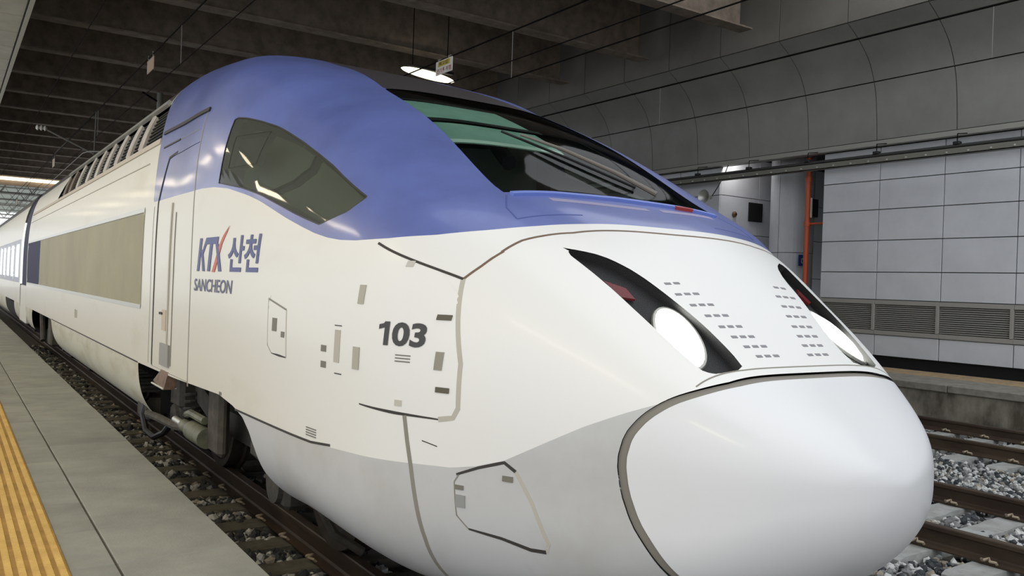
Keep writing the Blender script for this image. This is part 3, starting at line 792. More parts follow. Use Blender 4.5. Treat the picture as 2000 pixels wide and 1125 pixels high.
for sgn in (-1, 1):
    R_ = lambda n, p, w, m_, **k: ribbon(n, p, w, m_, sgn=sgn, **k)
    R_('door_gutter', [(6.14, 2.905), (6.8, 2.918), (7.62, 2.925)], .030, black, off=.012)
    R_('door_seam', [(6.20, .93), (6.20, 2.32), (6.19, 2.905)], .022, gap_l)
    R_('door_seal', [(7.43, .97), (7.43, 2.32), (7.22, 2.67), (6.95, 2.69)], .020, gap_m)
    R_('door_seal', [(7.56, .97), (7.56, 2.29)], .016, gap_l)
    R_('door_handrail', [(6.88, 1.02), (6.88, 2.28)], .026, mat('pale_seal', (188, 184, 172), .6), off=.006)
    R_('door_handrail', [(6.74, 1.02), (6.74, 2.2)], .012, gap_l)
    R_('drip_strip', [(6.95, 2.79), (7.5, 2.785)], .014, black, off=.006)
    R_('drip_strip', [(6.3, 2.78), (6.95, 2.79)], .005, gap_l)
    R_('skirt_seam', [(5.05, .93), (3.86, .94), (3.66, .957)], .012, gap_m)
    R_('skirt_seam', [(15.3, .93), (8.02, .93)], .014, gap_m)
    R_('panel_seam', [(3.155, 1.165), (3.138, 1.062), (3.115, .947), (3.092, .811), (3.07, .662), (3.064, .52), (3.06, .42)], .020, gap_l)
    R_('hatch_seam', [(3.45, 1.897), (3.03, 1.747)], .012, gap_m)
    R_('hatch_seam', [(3.03, 1.747), (2.925, 1.40), (2.916, 1.22), (2.935, 1.18), (3.0, 1.166)], .022, mat('pale_seal', (188, 184, 172), .6))
    R_('hatch_seam', [(3.0, 1.166), (3.2, 1.170), (3.42, 1.182)], [.006, .014, .006], gap_m)
    R_('hatch_seam', [(2.91, .955), (2.82, .995), (2.719, 1.03), (2.674, 1.0)], [.010, .012, .014], gap_m)
    R_('hatch_seam', [(2.674, 1.0), (2.607, .885), (2.549, .74), (2.562, .706)], .016, mat('pale_seal', (188, 184, 172), .6))
    R_('hatch_seam', [(2.562, .706), (2.62, .704), (2.728, .728), (2.86, .742)], [.016, .014, .012, .008], gap_m)
    R_('hatch_seam', [(2.86, .742), (2.908, .79), (2.918, .925), (2.90, .955)], .006, gap_l)
    R_('hatch_seam', [(4.52, 1.61), (4.24, 1.56)], .010, gap_l); R_('hatch_seam', [(4.24, 1.56), (4.21, 1.315)], .012, mat('pale_seal', (188, 184, 172), .6))
    R_('hatch_seam', [(4.43, 1.32), (4.21, 1.315)], [.004, .012, .006], gap_m); R_('hatch_seam', [(4.52, 1.61), (4.50, 1.36), (4.43, 1.32)], .006, gap_l)
    R_('window_frame_strip', [(7.96, 2.285), (20.4, 2.285)], .040, alu, off=.006)
    R_('window_frame_strip', [(7.96, 1.425), (20.4, 1.425)], .034, alu, off=.006)
    R_('window_frame_strip', [(20.40, 1.42), (20.40, 2.28)], .05, alu, off=.006); R_('window_frame_strip', [(7.955, 1.42), (7.955, 2.29)], .012, gap_l, off=.004)
    R_('upper_ridge', [(8.0, 2.70), (20.4, 2.70)], .010, mat('pale_seal', (188, 184, 172), .6), off=.006)
    R_('grille_sill', [(7.70, 2.868), (20.2, 2.868)], .05, mat('sill_dust', (198, 188, 172), .7), off=.012)
    R_('grille_rail', [(8.02, 3.262), (15.2, 3.262)], .05, mat('rail_grey', (140, 140, 134), .6), off=.03)
    for k in range(9):
        R_('louvre_blade', [(7.72 + .04 * k, 2.915 + .036 * k), (15.80 - .11 * k, 2.90 + .037 * k)], .012, mat('blade_grey', (34, 33, 30), .8), off=-.016, thick=.03)
    for k, y in enumerate((8.64, 9.31, 10.07, 10.83, 11.55, 12.37, 13.36, 14.2, 14.9)):
        z1 = 3.235 if y < 14.5 else 3.2
        R_('grille_pillar', [(y + .05, 2.885), (y - .05, z1)], .25 if k < 7 else .3, mat('pillar_dusty', (200, 197, 188), .65, rgb2=(172, 160, 148), scale=6) if k < 7 else mat('pillar_brown', (112, 98, 84), .7), off=.004, thick=.05)
    R_('wiper_well_edge', [(0, 2.92), (.377, 2.923), (.613, 2.927), (.761, 2.954), (.855, 2.975), (.954, 2.982)], .012, gap_b, mode='top')
    R_('wiper_well_edge', [(2.978, 1.872), (3.0, 1.804), (3.03, 1.747)], .012, gap_b)
    R_('hood_lower_joint', [(0, 2.150), (.36, 2.150), (.62, 2.158)], .006, gap_l, mode='top')
    # cowl below the windshield
    R_('cowl_lip', [(0, 3.352), (.43, 3.330), (.70, 3.302)], .030, mat('cowl_light_blue', (118, 138, 214), .4), mode='top', off=.014)
    R_('cowl_line', [(.73, 3.30), (.80, 3.19), (.80, 3.10)], .008, mat('cowl_dark_blue', (70, 84, 150), .5), mode='top')
    R_('cowl_line', [(.80, 3.10), (.45, 3.07)], .007, mat('cowl_dark_blue', (70, 84, 150), .5), mode='top')
R1 = ribbon('cowl_recess', [(.50, 3.255), (.2, 3.245), (-.12, 3.235)], .045, mat('cowl_lavender', (150, 146, 178), .5), mode='top', sgn=-1, off=.002)
ribbon('cowl_recess', [(.22, 3.24), (.45, 3.25), (.62, 3.25)], .045, mat('cowl_lavender', (150, 146, 178), .5), mode='top', sgn=1, off=.002)
ribbon('red_mark', [(.40, 3.315), (.52, 3.31)], .02, red_m, mode='top', sgn=1, off=.018)

# headlights
hn = []
for sgn in (-1, 1):
    sel = (cls == 'headlight_housing') & (rgt == (sgn > 0))
    h = part('headlight_housing', sel, [black], off=-.045)
    # side walls of the recess
    Pc = np.array(P_HL); q = np.stack([sgn * Pc[:, 0], Pc[:, 1], top_z(Pc[:, 0], Pc[:, 1])], -1); n_ = nrm(q); q = q + ORG
    k = len(q); Vw = np.vstack([q, q - n_ * .047]); Fw = [(i, (i + 1) % k, k + (i + 1) % k, k + i) for i in range(k)]
    MB().add(Vw, Fw).build('headlight_rim', black, train)
    ring = np.array(P_LAMP); cc = ring.mean(0); Vl = []; lev = [(1.0, -.034), (.9, -.022), (.65, -.012), (.35, -.008), (.02, -.007)]
    for s_, d_ in lev:
        rr = cc + (ring - cc) * s_; q = np.stack([sgn * rr[:, 0], rr[:, 1], top_z(rr[:, 0], rr[:, 1])], -1); Vl.append(q + ORG + nrm(q) * d_)
    k = len(ring); Vl = np.vstack(Vl); Fl = [(l * k + i, l * k + (i + 1) % k, (l + 1) * k + (i + 1) % k, (l + 1) * k + i) for l in range(4) for i in range(k)] + [tuple(range(4 * k, 5 * k))]
    lm = mesh('lamp', Vl, Fl, headglow, True); link('lamp', lm, h)
    rr = cc + (ring - cc) * 1.06; q = np.stack([sgn * rr[:, 0], rr[:, 1], top_z(rr[:, 0], rr[:, 1])], -1); nn = nrm(q); q = q + ORG
    MB().tube([tuple(a) for a in (np.vstack([q, q[:1]]) - np.vstack([nn, nn[:1]]) * .034)], .010, 6).build('lamp_bezel', alu, h)
    mk = [(.645, 2.665), (.575, 2.60), (.575, 2.54), (.632, 2.57)]
    q = np.array([(sgn * a, b, float(top_z(a, b))) for a, b in mk]); MB().add(np.vstack([q + ORG - nrm(q) * .028, q + ORG - nrm(q) * .040]), [(0, 1, 2, 3), (0, 4, 5, 1), (1, 5, 6, 2), (2, 6, 7, 3), (3, 7, 4, 0)]).build('tail_lamp', mat('tail_red', (120, 30, 36), .3), h)
    part('headlight_cover', sel, [glass_hl], off=-.003)
# hood vents: rows of small slots
vs = MB().box(-.019, .019, -.009, .009, -.006, .002, .003).me('vent_slot', mat('vent_slot_grey', (140, 139, 144), .6))
for sgn in (-1, 1):
    for r_, (y, xa) in enumerate(((2.565, .40), (2.505, .375), (2.448, .345), (2.395, .312), (2.343, .285), (2.296, .262), (2.251, .238), (2.206, .215))):
        for k in range(3 if r_ else 2):
            x = xa - .052 * k - (.02 if r_ == 0 else 0)
            q = np.array([[sgn * x, y, float(top_z(x, y))]]); n_ = Vector(nrm(q)[0])
            o = link('vent_slot', vs, train); o.matrix_parent_inverse = Matrix.Translation(-abs_loc(train))
            zz = n_; xx = Vector((1, 0, 0)); xx = (xx - zz * xx.dot(zz)).normalized(); yy = zz.cross(xx)
            o.matrix_basis = Matrix(((xx.x, yy.x, zz.x, q[0, 0] + X0), (xx.y, yy.y, zz.y, q[0, 1]), (xx.z, yy.z, zz.z, q[0, 2]), (0, 0, 0, 1)))

# small fittings on the side: patch = thin plate that follows the surface
def patch(name, y0, y1, z0, z1, m_, sgn=-1, h=.003, n=4, parent=None):
    Y = np.linspace(y0, y1, n + 1); Z = np.linspace(z0, z1, n + 1); G = [(a, b) for a in Y for b in Z]; G = np.array(G)
    q = np.stack([sgn * side_x(G[:, 0], G[:, 1]), G[:, 0], G[:, 1]], -1); nn = nrm(q); q = q + ORG
    m = n + 1; V_ = np.vstack([q + nn * h, q - nn * .002]); Fc = [(i * m + j, i * m + j + 1, (i + 1) * m + j + 1, (i + 1) * m + j) for i in range(n) for j in range(n)]
    ed = [i for i in range(m)] + [i * m + n for i in range(1, m)] + [n * m + n - i for i in range(1, m)] + [(n - i) * m for i in range(1, n)]
    k = m * m; Fc += [(a, b, b + k, a + k) for a, b in zip(ed, ed[1:] + ed[:1])]
    return MB().add(V_, Fc).build(name, m_, parent or train)
for sgn in (-1, 1):
    B_ = lambda n, y, z, wy, wz, m_, **k: patch(n, y - wy / 2, y + wy / 2, z - wz / 2, z + wz / 2, m_, sgn=sgn, **k)
    hinge_m = mat('hinge_dark', (92, 86, 72), .6)
    B_('hinge', 3.035, 1.583, .06, .022, hinge_m, h=.006); B_('hinge', 2.99, 1.287, .06, .022, hinge_m, h=.006)
    B_('latch', 3.02, 1.404, .035, .075, mat('latch_grey', (150, 144, 134), .6), h=.005)
    B_('latch', 3.459, 1.664, .045, .085, mat('latch_pale', (176, 172, 158), .6), h=.005); B_('latch', 3.46, 1.38, .05, .10, mat('latch_pale', (176, 172, 158), .6), h=.005)
    B_('square_plug', 3.24, 1.805, .03, .026, mat('plug_grey', (196, 192, 184), .6)); B_('square_plug', 3.187, 1.213, .035, .026, mat('plug_grey', (196, 192, 184), .6))
    for q in range(3): B_('label_line', 3.18, 1.415 - .013 * q, .07, .005, ink_soft)
    B_('handle_recess', 3.63, 1.42, .05, .15, mat('recess_pale', (186, 180, 168), .6)); B_('handle_line', 3.63, 1.515, .06, .004, gap_m, h=.004); B_('handle_line', 3.61, 1.295, .06, .004, gap_m, h=.004)
    B_('bolt_plate', 3.76, 1.40, .05, .03, ink_soft); B_('bolt_plate', 3.755, 1.325, .05, .03, ink_soft)
    B_('bolt_plate', 4.40, 1.475, .07, .07, ink_soft); B_('bolt_plate', 4.27, 1.43, .05, .03, ink_soft)
    for q in range(4): B_('label_line', 3.86, 1.005 - .012 * q, .11, .005, ink_soft)
    B_('hatch_bolt', 2.895, .905, .035, .018, ink_soft, h=.005); B_('hatch_bolt', 2.89, .85, .04, .05, mat('hatch_latch', (150, 152, 152), .5), h=.005); B_('hatch_bolt', 2.703, .968, .04, .022, ink_soft, h=.005)
    B_('small_label', 12.3, 1.16, .22, .10, mat('label_pale', (170, 164, 146), .6)); B_('small_label', 12.36, 1.16, .03, .11, gap_m)
    B_('step_plate', 6.93, 1.09, .30, .17, mat('step_grey', (150, 148, 144), .5), h=.012)
    B_('door_handle', 6.99, 1.36, .14, .16, mat('door_handle_plate', (196, 180, 156), .5), h=.006); B_('door_handle', 7.08, 1.41, .10, .018, gap_m, h=.014)
    B_('drain_mark', 5.36, .985, .05, .02, ink_soft)
ribbon('fine_scratch', [(3.07, 1.07), (3.0, 1.055)], .004, gap_m)
patch('hood_mark', 0, 1, 0, 1, ink_soft) if False else None

# writing on the side
def text_part(body, m_, y_left, z_base, height, width=None, shear=0.0, bold=0.0, name='lettering', sgn=-1, parent=None):
    cu = bpy.data.curves.new('txt', 'FONT'); cu.body = body; cu.shear = shear; cu.offset = bold; cu.resolution_u = 4
    ob = bpy.data.objects.new('txt', cu); C.objects.link(ob)
    me = bpy.data.meshes.new_from_object(ob.evaluated_get(bpy.context.evaluated_depsgraph_get()))
    bpy.data.objects.remove(ob)
    bm = bmesh.new(); bm.from_mesh(me); bmesh.ops.triangulate(bm, faces=bm.faces[:])
    v = np.array([w.co[:] for w in bm.verts]); f = [[w.index for w in x.verts] for x in bm.faces]; bm.free()
    mn, mx = v.min(0), v.max(0); sz = height / (mx[1] - mn[1]); sx = sz if width is None else width / (mx[0] - mn[0])
    Y = y_left - (v[:, 0] - mn[0]) * sx; Z = z_base + (v[:, 1] - mn[1]) * sz
    q = np.stack([sgn * side_x(Y, Z), Y, Z], -1); V_ = q + ORG + nrm(q) * .0035
    return MB().add(V_, f).build(name, m_, parent or train)
def strokes(polys, m_, y_left, z_base, wd, ht, name='lettering'):
    mb = MB()
    for P in polys:
        P = np.array(P, float); Y = y_left - P[:, 0] * wd; Z = z_base + P[:, 1] * ht
        q = np.stack([-side_x(Y, Z), Y, Z], -1); mb.add(q + ORG + nrm(q) * .0035, [tuple(range(len(P)))])
    return mb.build(name, m_, train)
# KTX emblem, drawn as slanted strokes (u to the right, v up; width .63 m)
sh = lambda u, v: (u + .10 * v, v)
K_ = [[sh(.0, 0), sh(.10, 0), sh(.10, 1), sh(.0, 1)], [sh(.10, .42), sh(.27, 1), sh(.37, 1), sh(.17, .42)], [sh(.10, .62), sh(.17, .66), sh(.34, 0), sh(.24, 0)]]
T_ = [[sh(.30, .80), sh(.74, .80), sh(.74, 1), sh(.30, 1)], [sh(.44, 0), sh(.55, 0), sh(.55, .80), sh(.44, .80)]]
X_ = [[sh(.66, .80), sh(.76, .80), sh(.99, 0), sh(.88, 0)]]
strokes(K_ + T_ + X_, inkblue, 6.03, 1.752, .60, .225)
strokes([[(.63, -.02), (.74, -.02), (.90, .50), (.97, .78), (1.12, 1.12), (1.18, 1.30), (1.0, 1.02), (.86, .72), (.80, .5)]], inkred, 6.03, 1.752, .60, .225)
text_part('산천', inkblue, 5.31, 1.752, .222, .57, bold=.022)
text_part('SANCHEON', mat('letter_slate', (92, 96, 128), .5), 6.09, 1.615, .085, .90, shear=.12, bold=.012)
text_part('03', inkblack, 3.240, 1.452, .102, .150, bold=.035)
strokes([[(.45, 0), (.78, 0), (.78, 1), (.45, 1)], [(.05, .66), (.45, .74), (.45, 1), (.38, .92), (.05, .86)]], inkblack, 3.315, 1.452, .075, .102)

# behind the glass: panels painting in the windshield's teal reflection, dashboard, seat, back wall
def glass_panel(name, x0, x1, y0, y1, d, m_, n=10):
    G = np.array([(a, b) for a in np.linspace(x0, x1, n) for b in np.linspace(y0, y1, n)])
    q = np.stack([G[:, 0], G[:, 1], top_z(G[:, 0], G[:, 1])], -1); nn = nrm(q); q = q + ORG
    V_ = np.vstack([q - nn * d, q - nn * (d + .006)]); F1 = [(i * n + j, i * n + j + 1, (i + 1) * n + j + 1, (i + 1) * n + j) for i in range(n - 1) for j in range(n - 1)]
    return MB().add(V_, F1 + [tuple(k + n * n for k in f[::-1]) for f in F1]).build(name, m_, train, smooth=True)
glass_panel('teal_reflection_panel', -.61, .20, 4.40, 4.86, .055, reflect_teal)
glass_panel('teal_reflection_panel', -.64, .17, 4.03, 4.33, .055, reflect_teal)
glass_panel('reflection_bar', -.66, .24, 4.335, 4.395, .045, black)
glass_panel('reflection_bar', -.66, .15, 3.985, 4.03, .045, reflect_edge)
MB().tube([(X0 - .40, 4.55, 2.62), (X0 - .18, 4.30, 2.60), (X0 - .22, 4.05, 2.44)], .05, 8).build('interior_mirror_arm', black, train)
dash = MB(); dash.add([(X0 - 1.0, 3.5, 1.7), (X0 + 1.0, 3.5, 1.7), (X0 + 1.1, 4.5, 1.75), (X0 - 1.1, 4.5, 1.75), (X0 - .7, 3.5, 2.02), (X0 + .7, 3.5, 2.02), (X0 + .95, 4.4, 2.18), (X0 - .95, 4.4, 2.18)],
         [(0, 1, 5, 4), (4, 5, 6, 7), (2, 3, 7, 6), (0, 4, 7, 3), (1, 2, 6, 5), (0, 3, 2, 1)])
dash.build('dashboard', mat('dash_dark', (42, 42, 40), .7), train)
MB().box(X0 - .58, X0 - .50, 3.80, 3.86, 2.10, 2.19, .01).build('dash_display', mat('dash_screen', (120, 122, 114), .5), train)
MB().box(X0 - 1.34, X0 + 1.34, 5.95, 6.0, 1.3, 2.95).build('cab_rear_wall', mat('cab_wall', (150, 154, 142), .7), train)
MB().box(X0 - 1.3, X0 + 1.3, 3.4, 6.0, 1.25, 1.3).build('cab_floor', lining, train)
st_ = empty('driver_seat', (X0 - .75, 4.9, 1.3)); st_.parent = train; st_.location = (-.75, 4.9 - 8.0, 1.3)
sb_ = MB(); sb_.box(X0 - 1.08, X0 - .55, 5.0, 5.16, 2.0, 2.62, .06); sb_.build('seat_back', mat('seat_grey', (104, 112, 100), .8), st_)
MB().box(X0 - 1.05, X0 - .55, 4.55, 5.05, 1.85, 1.98, .04).build('seat_cushion', mat('seat_grey', (104, 112, 100), .8), st_)
ribbon('sunshade_edge', [(4.42, 2.40), (4.40, 2.33), (4.52, 2.26), (4.72, 2.225), (4.95, 2.225), (5.12, 2.25)], .018, black, sgn=-1, off=-.05)
patch('sliding_window', 5.13, 5.50, 2.42, 2.63, mat('shutter_dark', (14, 14, 13), .8), sgn=-1, h=-.045)
# wiper: arm and blade lying on the glass
wp = empty('windshield_wiper'); wp.parent = train; wp.location = (0, 0, 0); wp.matrix_parent_inverse = Matrix.Identity(4); wp.location = (.33, 3.5 - 8.0, 2.28)
def on_glass(x, y, d=.03):
    q = np.array([[x, y, float(top_z(x, y))]]); return tuple((q + ORG + nrm(q) * d)[0])
MB().tube([on_glass(.36, 3.44, .03), on_glass(.20, 3.62, .05), on_glass(-.02, 3.83, .05), on_glass(-.20, 3.99, .035)], [.015, .012, .010, .008], 8).build('wiper_arm', mat('wiper_grey', (118, 112, 106), .6), wp)
MB().tube([on_glass(.30, 3.54, .012), on_glass(.02, 3.80, .012), on_glass(-.28, 4.06, .012)], .008, 6).build('wiper_blade', black, wp)

# under the body: bogies, underframe, steps
def bogie(y_axles, name, xs):
    b = empty(name, (X0, sum(y_axles) / 2, .46)); b.parent = train; b.matrix_parent_inverse = Matrix.Translation(-Vector(train.location))
    for y in y_axles:
        for s in (-1, 1):
            wx = X0 + s * .7525
            w = MB(); w.lathe([(.001, -.06 * s), (.14, -.06 * s), (.16, -.02 * s), (.38, -.005 * s), (.40, .055 * s), (.46, .06 * s), (.465, -.05 * s), (.49, -.065 * s), (.49, -.09 * s), (.40, -.09 * s), (.37, -.05 * s), (.16, -.06 * s)], 'x', (wx, y, .462), 40)
            w.build('wheel', wheel_m, b, True)
        MB().lathe([(.001, -.7), (.09, -.7), (.09, .7), (.001, .7)], 'x', (X0, y, .46), 20).build('axle', wheel_m, b, True)
        for s in (-1, 1):
            xx = X0 + s * 1.03
            a = MB(); a.box(min(xx, xx + s * .16), max(xx, xx + s * .16), y - .17, y + .17, .32, .60, .03); a.lathe([(.001, s * .19), (.12, s * .19), (.13, s * .15), (.13, 0)], 'x', (xx, y, .46), 20)
            a.build('axle_box', bogie_m, b)
            for dy in (-.24, .24):
                sp_ = MB()
                pts = [(xx + s * .08 + .07 * math.cos(t * 2 * math.pi), y + dy + .07 * math.sin(t * 2 * math.pi), .42 + .30 * t / 5) for t in np.linspace(0, 5, 61)]
                sp_.tube(pts, .016, 6)
                sp_.build('coil_spring', bogie_m, b)
    for s in (-1, 1):
        xx = X0 + s * 1.10; y0, y1 = y_axles[0] - .55, y_axles[-1] + .55; ym = (y0 + y1) / 2
        f = MB(); f.prism_x([(y0, .72), (y0, .84), (y0 + .7, .86), (ym - .5, .70), (ym + .5, .70), (y1 - .7, .86), (y1, .84), (y1, .72), (y1 - .6, .70), (ym + .5, .52), (ym - .5, .52), (y0 + .6, .70)], min(xx, xx - s * .16), max(xx, xx - s * .16))
        f.build('side_frame', bogie_m, b)
    return b
bg1 = bogie((5.05, 7.75), 'front_bogie', None)
bg2 = bogie((16.1, 18.6), 'rear_bogie', None)
def bpart(name, mb, m_, b=bg1, smooth=False): return mb.build(name, m_, b, smooth)
bpart('damper_bracket', MB().box(1.62, 1.70, 5.98, 6.30, .44, .92, .03), bogie_l)
bpart('yaw_damper', MB().tube([(1.62, 6.98, .52), (1.62, 6.72, .525), (1.62, 6.71, .525), (1.62, 6.28, .53)], [.05, .05, .075, .075], 14), green_m, smooth=True)
bpart('damper_rod', MB().tube([(1.62, 7.3, .52), (1.62, 6.9, .52)], .03, 10), alu, smooth=True)
bpart('air_hose', MB().tube([(1.60, 8.30, .62), (1.55, 8.28, .42), (1.55, 8.10, .30), (1.57, 7.85, .28), (1.60, 7.60, .36), (1.62, 7.45, .46)], .028, 8), black, smooth=True)
bpart('air_hose', MB().tube([(1.62, 6.9, .62), (1.60, 6.7, .66), (1.62, 6.35, .65)], .03, 8), green_m, smooth=True)
bpart('brake_pipe', MB().tube([(1.58, 8.2, .44), (1.58, 7.7, .47), (1.60, 7.2, .48), (1.66, 6.9, .50)], .035, 8), bogie_l, smooth=True)
bpart('hose_bracket', MB().box(1.56, 1.74, 8.16, 8.62, .36, .58, .03), bogie_m)
bpart('sand_box', MB().box(1.70, 2.0, 7.5, 7.9, .55, .92, .04), bogie_m)
bpart('brake_caliper', MB().box(1.72, 1.98, 5.35, 5.62, .5, .86, .05), bogie_m)
bpart('sand_pipe', MB().tube([(1.82, 4.95, .86), (1.84, 4.80, .50), (1.95, 4.66, .22), (2.12, 4.62, .10)], .03, 8), bogie_l, smooth=True)
bpart('brake_shoe', MB().box(1.84, 2.02, 4.70, 4.98, .32, .60, .06), bogie_l)
bpart('leaning_strut', MB().tube([(1.62, 18.9, .95), (1.62, 18.5, .35)], .05, 8), bogie_l, bg2)
bpart('damper_bracket', MB().box(1.60, 1.8, 17.0, 17.5, .35, .9, .03), bogie_l, bg2)
uf = MB(); uf.box(X0 - 1.30, X0 + 1.30, 4.2, 20.3, 1.0, 1.12); uf.box(X0 - .55, X0 + .55, 4.2, 20.3, .35, 1.0); uf.box(X0 - 1.25, X0 + 1.25, 8.05, 8.12, .45, 1.0); uf.box(X0 - 1.2, X0 + 1.2, 4.15, 4.2, .5, 1.0); uf.box(X0 - 1.25, X0 + 1.25, 15.0, 15.1, .45, 1.0); uf.box(X0 - 1.2, X0 + 1.2, 19.6, 19.7, .5, 1.0)
uf.build('underframe', dark_m, train)
stp = MB(); stp.add([(1.445, 6.80, .965), (1.445, 7.05, .965), (1.42, 7.22, .86), (1.42, 6.82, .83), (1.52, 6.80, .965), (1.52, 7.05, .965), (1.50, 7.22, .86), (1.50, 6.82, .83)], [(0, 1, 2, 3), (4, 7, 6, 5), (0, 3, 7, 4), (1, 5, 6, 2), (0, 4, 5, 1), (3, 2, 6, 7)])
stp.build('cab_step', mat('step_rust', (132, 108, 90), .7, rgb2=(96, 76, 64), scale=12), train)
MB().box(1.41, 1.52, 6.82, 7.25, .83, .845, .004).build('step_tread', alu, train)
# tail of the power car
rb = body_grid(np.array([20.45, 20.5]), 96)
Vr = rb[0]; Vr[96:, [0, 2]] = Vr[96:, [0, 2]]; endc = MB(); endc.add(Vr[96:] + ORG, [tuple(range(96))]); endc.build('end_wall', gap_m, train)
Vb, Tb = body_grid(np.array([20.52, 21.2, 22.0]), 128)
Vb[:, 0] *= .985; Vb[:, 2] = 1.2 + (Vb[:, 2] - 1.2) * .985
keep = Vb[Tb].mean(1)[:, 2] > 1.36
bl = mesh('bellows', Vb + ORG, Tb[keep], [navy], True); link('bellows', bl, train)
MB().box(X0 - 1.2, X0 + 1.2, 20.5, 22.2, .6, 3.3).build('gangway', dark_m, train)
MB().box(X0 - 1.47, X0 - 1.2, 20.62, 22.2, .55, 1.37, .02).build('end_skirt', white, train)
MB().box(X0 - .42, X0 + .42, 16.8, 19.8, 3.66, 3.80, .05).build('roof_equipment', gap_m, train)

# ---- coach behind
coach = empty('passenger_coach', (X0, 30, 0))
tag(coach, 'white passenger coach with dark windows coupled behind the power car at the far left', 'train')
yc = np.unique(np.concatenate([np.linspace(22.2, 41, 50), [22.2, 41]]))
Vc, Tc = body_grid(yc, 128)
SC = Surf(Vc, Tc)
SC.split(lambda v: v[:, 2] - .93); SC.split(lambda v: v[:, 2] - .45)
CW = []
y = 22.9
while y < 39.5:
    CW.append([(y, 1.52), (y + 1.25, 1.52), (y + 1.25, 2.32), (y, 2.32)]); y += 1.72
band = [(22.5, 1.40), (40.6, 1.40), (40.6, 2.42), (22.5, 2.42)]
SC.split(yz(band))
for P in CW: SC.split(yz(P))
orient(SC); cc = SC.V[SC.T].mean(1); k2 = np.full(len(cc), 'shell', dtype=object); sd = np.abs(cc[:, 0]) > .8
k2[(yz(band)(cc) < 0) & sd] = 'window_band'; k2[cc[:, 2] < .93] = 'lower_skirt'; k2[cc[:, 2] < .45] = 'void'; k2[cc[:, 2] > 3.2] = 'roof'
k2[(cc[:, 2] < .93) & ((cc[:, 1] > 24.0) & (cc[:, 1] < 27.5))] = 'void'
for i, P in enumerate(CW): k2[(yz(P)(cc) < 0) & sd] = 'window%d' % i
NC = nrm(SC.V)
def cpart(nm, sel, m_, off=0.0):
    T_ = SC.T[sel]; u, inv = np.unique(T_, return_inverse=True); inv = inv.reshape(T_.shape)
    return link(nm, mesh(nm, SC.V[u] + ORG + NC[u] * off, inv, [m_], True, None, NC[u]), coach)
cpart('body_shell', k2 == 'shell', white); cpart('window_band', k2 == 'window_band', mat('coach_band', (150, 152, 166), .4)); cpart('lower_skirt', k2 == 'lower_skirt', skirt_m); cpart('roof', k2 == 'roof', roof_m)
for i in range(len(CW)):
    for sgn in (False, True): cpart('window', (k2 == 'window%d' % i) & ((cc[:, 0] > 0) == sgn), glass_co, -.004)
ui = MB(); ui.box(X0 - 1.3, X0 + 1.3, 22.3, 40.9, .95, 1.1); ui.box(X0 - .6, X0 + .6, 22.3, 40.9, .4, .95); ui.build('underframe', dark_m, coach)
for y in (24.7, 26.7):
    for s in (-1, 1):
        w = MB(); w.lathe([(.001, .06), (.14, .06), (.4, 0), (.46, .05), (.46, -.06), (.38, -.06), (.001, -.06)], 'x', (X0 + s * .7525, y, .462), 28); w.build('wheel', wheel_m, coach, True)

# ================================================================== FITTINGS OF THE STATION
# round clad column in the niche
colm = empty('round_column', (16.6, 12.72, PZ)); tag(colm, 'pale grey clad round column in the wall niche behind the orange pipe', 'column')
for z0, z1 in ((PZ - .1, 2.72), (2.735, 5.2)):
    cb = MB()
    for a0 in (0, 120, 240):
        V_ = []; 
        for i in range(13):
            a = math.radians(a0 + 62 + 1.0 + i * 118 / 12)
            for r in (.50, .46):
                for z in (z0, z1): V_.append((16.6 + r * math.cos(a), 12.72 + r * math.sin(a), z))
        Fc = []
        for i in range(12):
            p = i * 4; q = p + 4; Fc += [(p, q, q + 1, p + 1), (p + 2, p + 3, q + 3, q + 2), (p, p + 2, q + 2, q), (p + 1, q + 1, q + 3, p + 3)]
        Fc += [(0, 1, 3, 2), (48, 50, 51, 49)]
        MB().add(V_, Fc).build('clad_panel', panel_m, colm)
MB().lathe([(.455, PZ - .1), (.455, 5.2)], 'z', (16.6, 12.72, 0), 32).build('core', seam_m, colm, True)
bs = empty('blue_sign', (16.2, 12.36, 2.5)); tag(bs, 'small blue plate with white marks on the round column, beside the nose', 'sign')
MB().box(16.22, 16.46, 12.20, 12.225, 2.42, 2.68, .004).build('plate', sign_b, bs)
mk = MB(); mk.box(16.30, 16.33, 12.196, 12.20, 2.48, 2.60); mk.box(16.30, 16.39, 12.196, 12.20, 2.575, 2.60); mk.box(16.30, 16.39, 12.196, 12.20, 2.48, 2.505); mk.box(16.405, 16.425, 12.196, 12.20, 2.46, 2.62)
mk.build('white_marks', sign_w, bs)
jb = empty('junction_box', (16.45, 12.2, 3.6)); tag(jb, 'small dark box with pale left rim fixed high on the round column', 'box')
MB().box(16.50, 16.74, 12.10, 12.24, 3.56, 3.98, .01).build('body', mat('box_dark', (50, 50, 48), .7), jb)
MB().box(16.47, 16.50, 12.08, 12.24, 3.54, 4.0, .004).build('rim', alu, jb)
